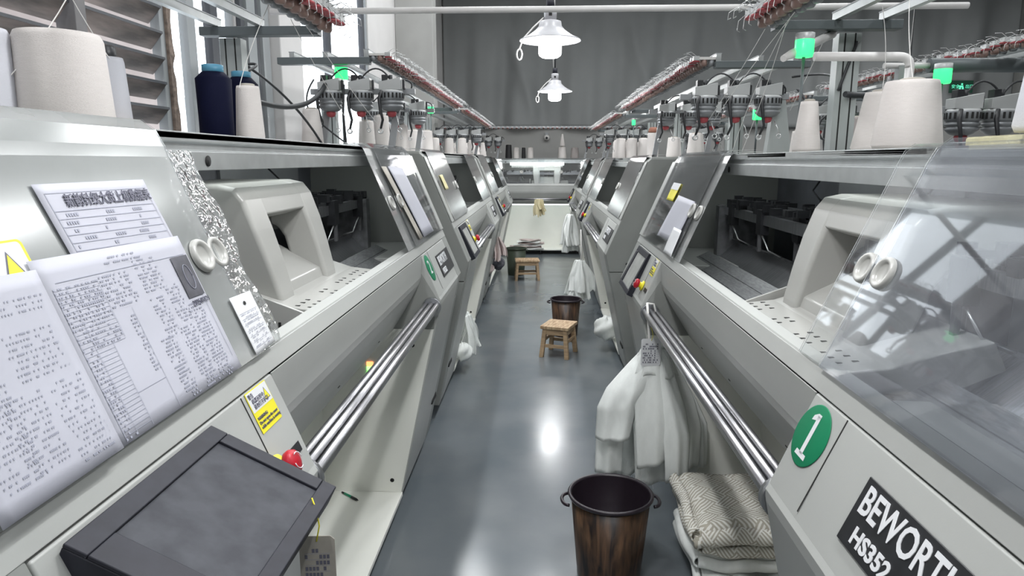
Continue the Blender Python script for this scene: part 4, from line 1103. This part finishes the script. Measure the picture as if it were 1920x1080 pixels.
# yellow warning label at far left on the cover
q = MB()
def RB(mb, y0, y1, s0, s1, off, k, r=.008):
    pts = []
    for (cy_, cs_, a0) in ((y1-r, s1-r, 0), (y0+r, s1-r, pi/2), (y0+r, s0+r, pi), (y1-r, s0+r, 1.5*pi)):
        for i in range(5): a = a0+i*pi/8; pts.append(tuple(WL(cy_+r*cos(a), cs_+r*sin(a), off)))
    mb.add(pts, [tuple(range(len(pts)))], k)
RB(q, .62, .825, .225, .293, .0150, 'yellow'); RB(q, .625, .820, .243, .290, .0154, 'white', .006); RB(q, .625, .820, .227, .242, .0155, 'yellow', .003)
o = q.build('warning_label', recalc=False); tag(o, 'yellow edged warning label above the faint paper, left edge', 'label')
q = MB().add([tuple(WL(y, s_, .0158)) for y, s_ in ((.775, .247), (.808, .247), (.7915, .280))], [(0, 1, 2)], 'ink').add([tuple(WL(y, s_, .0161)) for y, s_ in ((.779, .2495), (.804, .2495), (.7915, .2755))], [(0, 1, 2)], 'yellow')
q.build('warning_triangle', o, recalc=False)

# papers/sticker on the far cover of the right machine (frame mirrored)
def WR(y, s_, off): h, z = sl(s_, off); return Vector((h, y, z*.991))
def sheetR(name, label, corners, off, k, W_=WR, cat='paper', nx=8):
    a, b_, c, d_ = corners
    fn = lambda u, v: tuple(W_(lerp(lerp(a[0], b_[0], u), lerp(d_[0], c[0], u), v), lerp(lerp(a[1], b_[1], u), lerp(d_[1], c[1], u), v), off+.0015*sin(u*5+v*3)))
    o = MB().grid(fn, nx, nx, k).build(name, solid=.0006); tag(o, label, cat); return o, fn
o, fn = sheetR('yellow_notice', 'yellow and white notice on the far right cover', ((3.45, .315), (3.28, .315), (3.28, .225), (3.45, .225)), .017, 'yellow', cat='notice')
q = MB().grid(lambda u, v: tuple(Vector(fn(u, v*.38))+Vector((SN.x, 0, SN.y))*.002), 3, 3, 'white').build('white_band', o)
o, fn = sheetR('paper_sheet', 'pale paper taped inside the far right cover', ((3.22, .26), (2.86, .25), (2.86, .06), (3.28, .05)), .017, 'paper')
o, fn = sheetR('paper_sheet', 'folded white slip at the foot of the far right cover', ((3.0, .12), (2.84, .12), (2.80, .004), (2.98, .004)), .021, 'white')
o, fn = sheetR('paper_sheet', 'tall pale paper taped on the far left cover', ((3.05, .37), (3.36, .36), (3.44, .02), (3.16, .02)), .017, 'paper', W_=WL)
o, fn = sheetR('paper_strip', 'narrow pale strip beside the tall paper, far left cover', ((2.92, .37), (3.02, .37), (3.12, .02), (3.05, .02)), .017, 'paperold', W_=WL)
o, fn = sheetR('yellow_notice', 'small faded yellow notice on the second left machine cover', ((4.42, .30), (4.56, .30), (4.56, .20), (4.42, .20)), .017, 'foampale', W_=WL, cat='notice')
# ------------------------------------------------------------------ floor things
def bucket(x, y, label, r=.165, h=.36, k='bucket', rim='bucketin'):
    t = thing('bucket', label, 'bucket', (x, y, 0))
    MB().lathe([(0, 0), (r*.74, 0), (r*.76, .008), (r*.94, h-.012)], k, 48).build('body', t, solid=.003)
    MB().lathe([(r*.93, h-.02), (r*1.0, h-.016), (r*1.03, h-.006), (r*1.0, h), (r*.945, h-.002), (r*.93, h-.012)], rim, 48).build('rim', t)
    MB().lathe([(r*.925, h-.006), (r*.74, .012), (0, .012)], rim, 48).build('lining', t)
    for sg in (-1, 1):
        pts = [(sg*(r*1.0+.028*sin(a)), .05*cos(a), h-.035) for a in [pi*i/10 for i in range(11)]]
        MB().tube(pts, .007, rim, 8).build('handle', t)
    return t
bucket(.285, 2.53, 'dark wood-grain plastic bucket nearest the camera, on the aisle floor')
b2 = bucket(.245, 6.42, 'dark wood-grain plastic bucket just behind the nearer stool', r=.148)
bucket(-.36, 9.95, 'dark green bucket beside the farther stool', r=.155, h=.40, k='bucketgreen', rim='bucketgreen')

def stool(x, y, rz, label, w=.25, d_=.285, h=.275):
    t = thing('wooden_stool', label, 'stool', (x, y, 0), rz)
    MB().box((-w/2, -d_/2, h-.028), (w/2, d_/2, h), 'woodtop').build('seat', t, bevel=.005)
    for sx in (-1, 1):
        for sy in (-1, 1):
            x0 = sx*(w/2-.035); y0 = sy*(d_/2-.035); x1 = sx*(w/2-.012); y1 = sy*(d_/2-.012); a = .018
            vs = [(x1-a, y1-a, 0), (x1+a, y1-a, 0), (x1+a, y1+a, 0), (x1-a, y1+a, 0), (x0-a, y0-a, h-.028), (x0+a, y0-a, h-.028), (x0+a, y0+a, h-.028), (x0-a, y0+a, h-.028)]
            MB().add(vs, [(0, 3, 2, 1), (4, 5, 6, 7), (0, 1, 5, 4), (1, 2, 6, 5), (2, 3, 7, 6), (3, 0, 4, 7)], 'wood').build('leg', t, bevel=.003)
    for z, a in ((h-.065, .012), (.10, .010)):
        k = lerp(.014, .032, z/h)
        for s_ in (-1, 1):
            MB().box((-w/2+k, s_*(d_/2-k)-.008, z-.014), (w/2-k, s_*(d_/2-k)+.008, z+.014 if z < .2 else z+.03), 'wood').build('stretcher', t, bevel=.002)
            if z > .2: MB().box((s_*(w/2-k)-.008, -d_/2+k, z-.014), (s_*(w/2-k)+.008, d_/2-k, z+.03), 'wood').build('stretcher', t, bevel=.002)
    for s_ in (-1, 1): MB().box((s_*(w/2-.021)-.008, -d_/2+.02, .13), (s_*(w/2-.021)+.008, d_/2-.02, .158), 'wood').build('stretcher', t, bevel=.002)
    return t
stool(.163, 5.74, -.33, 'nearer small wooden stool with a stained top, in the aisle')
stool(-.19, 9.55, .08, 'farther small wooden stool in front of the dark green bucket', w=.34, d_=.27, h=.29)

# pen on the tray and tag cards
t = thing('pen', 'green and black pen lying on the left bin tray', 'pen', (-.895, 2.955, .0965), radians(-38))
MB().tube([(-.035, 0, 0), (.02, 0, 0)], .0055, 'cgreen', 10).build('barrel', t)
MB().tube([(.02, 0, 0), (.055, 0, 0), (.070, 0, 0)], [.006, .0055, .0015], 'black', 10).build('grip', t)
MB().tube([(-.035, 0, 0), (-.055, 0, 0)], [.005, .004], 'black', 10).build('cap', t)
def tagcard(x, y, z, w_, h_, rz, label, k='paperold', cord=.06):
    t = thing('card_tag', label, 'tag', (x, y, z), rz)
    c_ = .006
    pts = [(-w_/2+c_, -h_), (w_/2-c_, -h_), (w_/2, -h_+c_), (w_/2, -c_), (w_/2-c_, 0), (-w_/2+c_, 0), (-w_/2, -c_), (-w_/2, -h_+c_)]
    n = len(pts); vs = [(a, 0, b_) for a, b_ in pts]+[(a, .0012, b_) for a, b_ in pts]
    MB().add(vs, [tuple(range(n)), tuple(range(2*n-1, n-1, -1))]+[(i, (i+1) % n, (i+1) % n+n, i+n) for i in range(n)], k).build('card', t)
    q = MB(); r_ = random.Random(2)
    for i in range(9):
        zz = -.025-i*(h_-.03)/9; u = -w_/2+.008
        q.box((u, -.0006, zz-.004), (w_/2-.008, -.0003, zz-.0035), 'inkl')
        while u < w_/2-.012:
            if r_.random() < .55: q.box((u, -.0008, zz-.002), (u+.004, -.0003, zz+.004), 'ink')
            u += .0055
    o = q.build('printed_lines', t); o['kind'] = 'stuff'
    MB().tube([(0, -.001, -.008), (.006, -.003, cord*.3), (.002, 0, cord*.7), (-.004, .002, cord)], .0012, 'yellow', 5).build('string', t)
    return t
tagcard(-.338, .94, 1.088, .054, .12, radians(6), 'brown paper tag hanging below the near left display', cord=.062)

# ------------------------------------------------------------------ hanging knit bundles
def strip(mb, x, y, z0, z1, w0, w1, ph, dx, dy, k, rag=.02, th=.0, ang=0.0, seed=0, taper_at=.5):
    r_ = random.Random(seed); jag = [r_.uniform(-1, 1) for _ in range(16)]
    ca, sa = cos(ang), sin(ang)
    def fn(u, v):
        w_ = lerp(w0, w1, min(1, (v/taper_at))**.7 if v < taper_at else 1)
        a = (u-.5)*w_
        b_ = (.010+.022*v)*sin(u*9+ph+v*1.3)+.012*sin(u*19+ph*2)*v
        zb_ = z1+rag*jag[int(u*14.99)]*.4
        z = lerp(z0, zb_, v)
        ox = dx*v**1.3+.01*sin(v*5+ph); oy = dy*v**1.3
        return (x+ox+a*ca-b_*sa, y+oy+a*sa+b_*ca, z)
    mb.grid(fn, 24, 26, k)
    return mb
t = thing('knit_bundle', 'big bundle of white knitted sleeves hanging from the near right rollers', 'knitwear', (.50, 2.90, 0))
def leaf(mb, x, y, z0, z1, w0, w1, dx, dy, ang, k, seed=0, notch=.03, lean=0):
    """one knitted panel: narrow gathered neck, wide flat blade, square foot"""
    r_ = random.Random(seed); p0 = r_.random()*6; j1, j2, j3 = r_.uniform(-1, 1), r_.uniform(-1, 1), r_.uniform(-1, 1)
    ca, sa = cos(ang), sin(ang)
    def fn(u, v):
        ww = lerp(w0, w1, min(1, v/.42)**.8) if v < .42 else lerp(w1, w1*.86, (v-.42)/.58)
        a = (u-.5)*ww; zb_ = z1+notch*(j1*(u-.5)+.25*j2*sin(u*5+p0))
        b_ = .030*(1-4*(u-.5)**2)*min(1, v*2.2)+.006*sin(u*12+p0)*(.3+v)+.010*sin(v*6+p0+u*2)
        ox = dx*min(1, v*1.6)+lean*v; oy = dy*min(1, v*1.6)
        return (x+ox+a*ca+b_*sa, y+oy+a*sa-b_*ca, lerp(z0, zb_, v))
    mb.grid(fn, 22, 24, k); return mb
SP = [  # x, y, z0, z1, w0, w1, dx, dy, ang, lean
    (-.03, .07, .80, .20, .05, .17, -.09, .05, .1, .0), (.02, .09, .80, .18, .05, .20, .04, .05, -.1, .02), (.05, .07, .80, .24, .05, .15, .11, .03, .3, .03),
    (-.04, .03, .82, .25, .05, .14, -.13, .01, -.35, -.01), (.05, .03, .82, .30, .04, .13, .12, .0, .5, .04),
    (.00, .02, .83, .22, .06, .19, .0, -.01, .05, .02), (-.03, -.01, .84, .44, .05, .18, -.10, -.03, -.3, -.05),
    (.045, -.01, .84, .33, .05, .15, .07, -.03, .25, .03), (.00, -.03, .85, .35, .06, .17, -.01, -.05, .0, .01), (.02, -.035, .85, .27, .05, .12, .05, -.06, .12, .03)]
for i, a in enumerate(SP): leaf(MB(), *a[:9], 'knit', seed=i, lean=a[9]).build('knit_piece', t, solid=.003)
q = MB()
for i in range(5):
    a = 2*pi*i/5; q.grid((lambda u, v, a=a, i=i: (.035*cos(a)+(.045+.01*i % 3)*(v**.6)*cos(a+u*1.6)+.01*sin(u*9), .02*sin(a)+.05*(v**.6)*sin(a+u*1.6), lerp(.86, .74, v)+.01*sin(u*8+i))), 12, 8, 'knit')
q.build('gathered_top', t, solid=.003)
q = MB().tube([(-.03, .06, 1.035), (-.035, .0, 1.0), (-.03, -.01, .93), (-.02, -.02, .80)], .006, 'thread', 6).tube([(-.03, .06, 1.035), (.0, .07, 1.03), (.02, .05, .95), (.02, 0, .82)], .005, 'thread', 6)
q.build('hanging_strap', t)
q = MB(); r_ = random.Random(8)
for i in range(40):
    x = r_.uniform(-.14, .16); y = r_.uniform(-.1, .12); z = r_.uniform(.20, .36)
    q.tube([(x, y, z), (x+r_.uniform(-.01, .01), y, z-.02), (x+r_.uniform(-.02, .02), y, z-r_.uniform(.03, .06))], .0006, 'thread', 4, cap=False)
o = q.build('loose_thread_ends', t); o['kind'] = 'stuff'
tagcard(.475, 2.845, .905, .085, .12, radians(4), 'white card tag tied on top of the big white bundle', k='white', cord=.05)

def bundle(x, y, ztop, zbot, w_, label, k='knit', n=5, seed=0, name='knit_bundle', cat='knitwear', spread=.06, strap=.10):
    t = thing(name, label, cat, (x, y, 0)); r_ = random.Random(seed)
    for i in range(n):
        a = 2*pi*i/n
        strip(MB(), .02*cos(a), .02*sin(a), ztop-.03*r_.random(), zbot+.12*r_.random(), w_*.25, w_*(.7+.4*r_.random()), r_.random()*6, spread*cos(a), spread*sin(a), k, .03, ang=r_.uniform(-1, 1), seed=seed+i).build('knit_piece', t, solid=.003)
    MB().tube([(0, 0, ztop-.03), (.01, 0, ztop+.04), (0, .01, ztop+strap)], .006, 'thread', 6).build('hanging_strap', t)
    return t
bundle(.41, 7.0, .66, .24, .20, 'white knit bundle hanging at the second right machine, behind the nearer bucket', n=6, seed=20, strap=.30)
bundle(.42, 9.9, .90, .34, .22, 'feathery white knit bundle hanging at the far end of the third right machine', n=6, seed=40)
bundle(-.50, 7.85, .80, .50, .10, 'pinkish cloth bundle hanging beside the third left machine', k='knitpink', n=4, seed=60)
bundle(-.60, 5.35, .46, .13, .13, 'gathered white knit cluster at the tray edge of the second left machine', n=5, seed=70)
# dark ball and pale ball of waste at third left machine
def clump(x, y, z, r, k, label, name='yarn_waste'):
    def fn(u, v):
        a = u*2*pi; b_ = v*pi; rr = r*(1+.12*sin(a*3+b_*5)+.07*sin(a*7+b_*3))
        return (x+rr*sin(b_)*cos(a), y+rr*sin(b_)*sin(a), z+rr*cos(b_)*.9)
    o = MB().grid(fn, 28, 16, k).build(name); tag(o, label, 'yarn waste'); return o
clump(-.52, 8.15, .44, .085, 'photo', 'dark grey crumpled bundle hanging at the third left machine')
clump(-.60, 7.85, .42, .06, 'knitpink', 'pale round clump of waste below the dark bundle, left')
clump(.585, 5.9, .20, .11, 'knit', 'white crumpled cloth at the tray edge, second right machine')
clump(-.61, 5.2, .165, .075, 'knit', 'tangle of white yarn under the gathered cluster, second left machine')
# cream cloth and heap at the crosswise machine
t = thing('cream_cloth', 'cream knitted cloth hanging over the lower lit tube, crosswise machine', 'cloth', (-.05, 12.0, 0))
strip(MB(), 0, 0, 1.00, .72, .12, .20, .4, .03, 0, 'knitcream', .10, seed=3).build('drape', t, solid=.004)
strip(MB(), .03, -.015, .99, .80, .10, .12, 1.8, .05, 0, 'knitcream', .08, seed=5).build('drape', t, solid=.004)
t = thing('cloth_heap', 'flat heap of pale pinkish knit pieces on the crosswise machine tray', 'cloth', (-.22, 12.20, .093))
for i in range(6):
    z0 = .006+i*.030; r_ = random.Random(i+90)
    ox, oy, an = r_.uniform(-.06, .06), r_.uniform(-.02, .02), r_.uniform(-.3, .3)
    MB().grid((lambda u, v, z0=z0, ox=ox, oy=oy, an=an: (ox+(u-.5)*(.62-.05*i)*cos(an)-(v-.5)*.14*sin(an), oy+(v-.5)*.16+(u-.5)*.2*sin(an)*.4, z0+.012*sin(u*7+v*5+z0*90)+.012)), 20, 8, 'knitpink' if i % 2 else 'knit').build('knit_piece', t, solid=.006)

# ------------------------------------------------------------------ folded cloth pile on the right tray
def folded(x0, x1, y0, y1, z, th, k, label, seed, droop=0.0, uv=True, over=0.0):
    r_ = random.Random(seed); p0 = r_.random()*6
    t = thing('folded_cloth', label, 'cloth', ((x0+x1)/2, (y0+y1)/2, z))
    W_, D_ = x1-x0, y1-y0
    for lay in range(2):
        zz = th*(.25+lay*.5)
        def fn(u, v, lay=lay, zz=zz):
            x = (u-.5)*W_+.008*sin(v*6+p0+lay); y = (v-.5)*D_+.008*sin(u*7+p0)
            zc = zz+.007*sin(u*8+p0+v*3)+.006*sin(v*11+p0*2)
            e = max(0, (.12-u)/.12); zc -= droop*e**2
            ee = max(0, (.10-v)/.10); zc -= droop*.5*ee**2
            if lay == 0: zc = max(zc, th*.22)
            return (x-over*e, y, max(zc, .004))
        MB().grid(fn, 36, 30, k, uvscale=(W_, D_)).build('fold', t, solid=th*.42)
    # rolled edge joining both layers on the aisle side
    q = MB()
    for (side) in (0, 1):
        def ef(u, v):
            a = -pi/2+pi*v; rr = th*.38
            if side == 0: yy = (u-.5)*D_; xx = -W_/2-rr*cos(a)+.008*sin(u*6+p0); zc = th*.5+rr*sin(a)+.006*sin(u*9+p0)
            else: xx = (u-.5)*W_; yy = -D_/2-rr*cos(a)+.008*sin(u*7+p0); zc = th*.5+rr*sin(a)+.006*sin(u*12+p0)
            return (xx, yy, zc)
        q.grid(ef, 36, 6, k, uvscale=(D_, th*1.2))
    q.build('folded_edge', t, solid=.006)
    return t
TB = .0895
folded(.66, .985, 1.62, 2.30, TB, .022, 'parquet', 'lowest parquet-patterned cloth, lying flat on the near right tray', 1)
folded(.605, .93, 2.32, 2.72, TB, .058, 'knit', 'bottom folded cream cloth of the pile on the right tray', 2)
folded(.590, .93, 2.33, 2.71, TB+.064, .058, 'knit', 'second folded cloth from the bottom of the right pile', 3)
folded(.600, .94, 2.32, 2.72, TB+.128, .058, 'parquet', 'third folded cloth from the bottom of the right pile', 4)
folded(.585, .95, 2.29, 2.73, TB+.192, .075, 'parquet', 'top parquet-patterned cloth draped over the right pile', 5, droop=.13, over=.012)
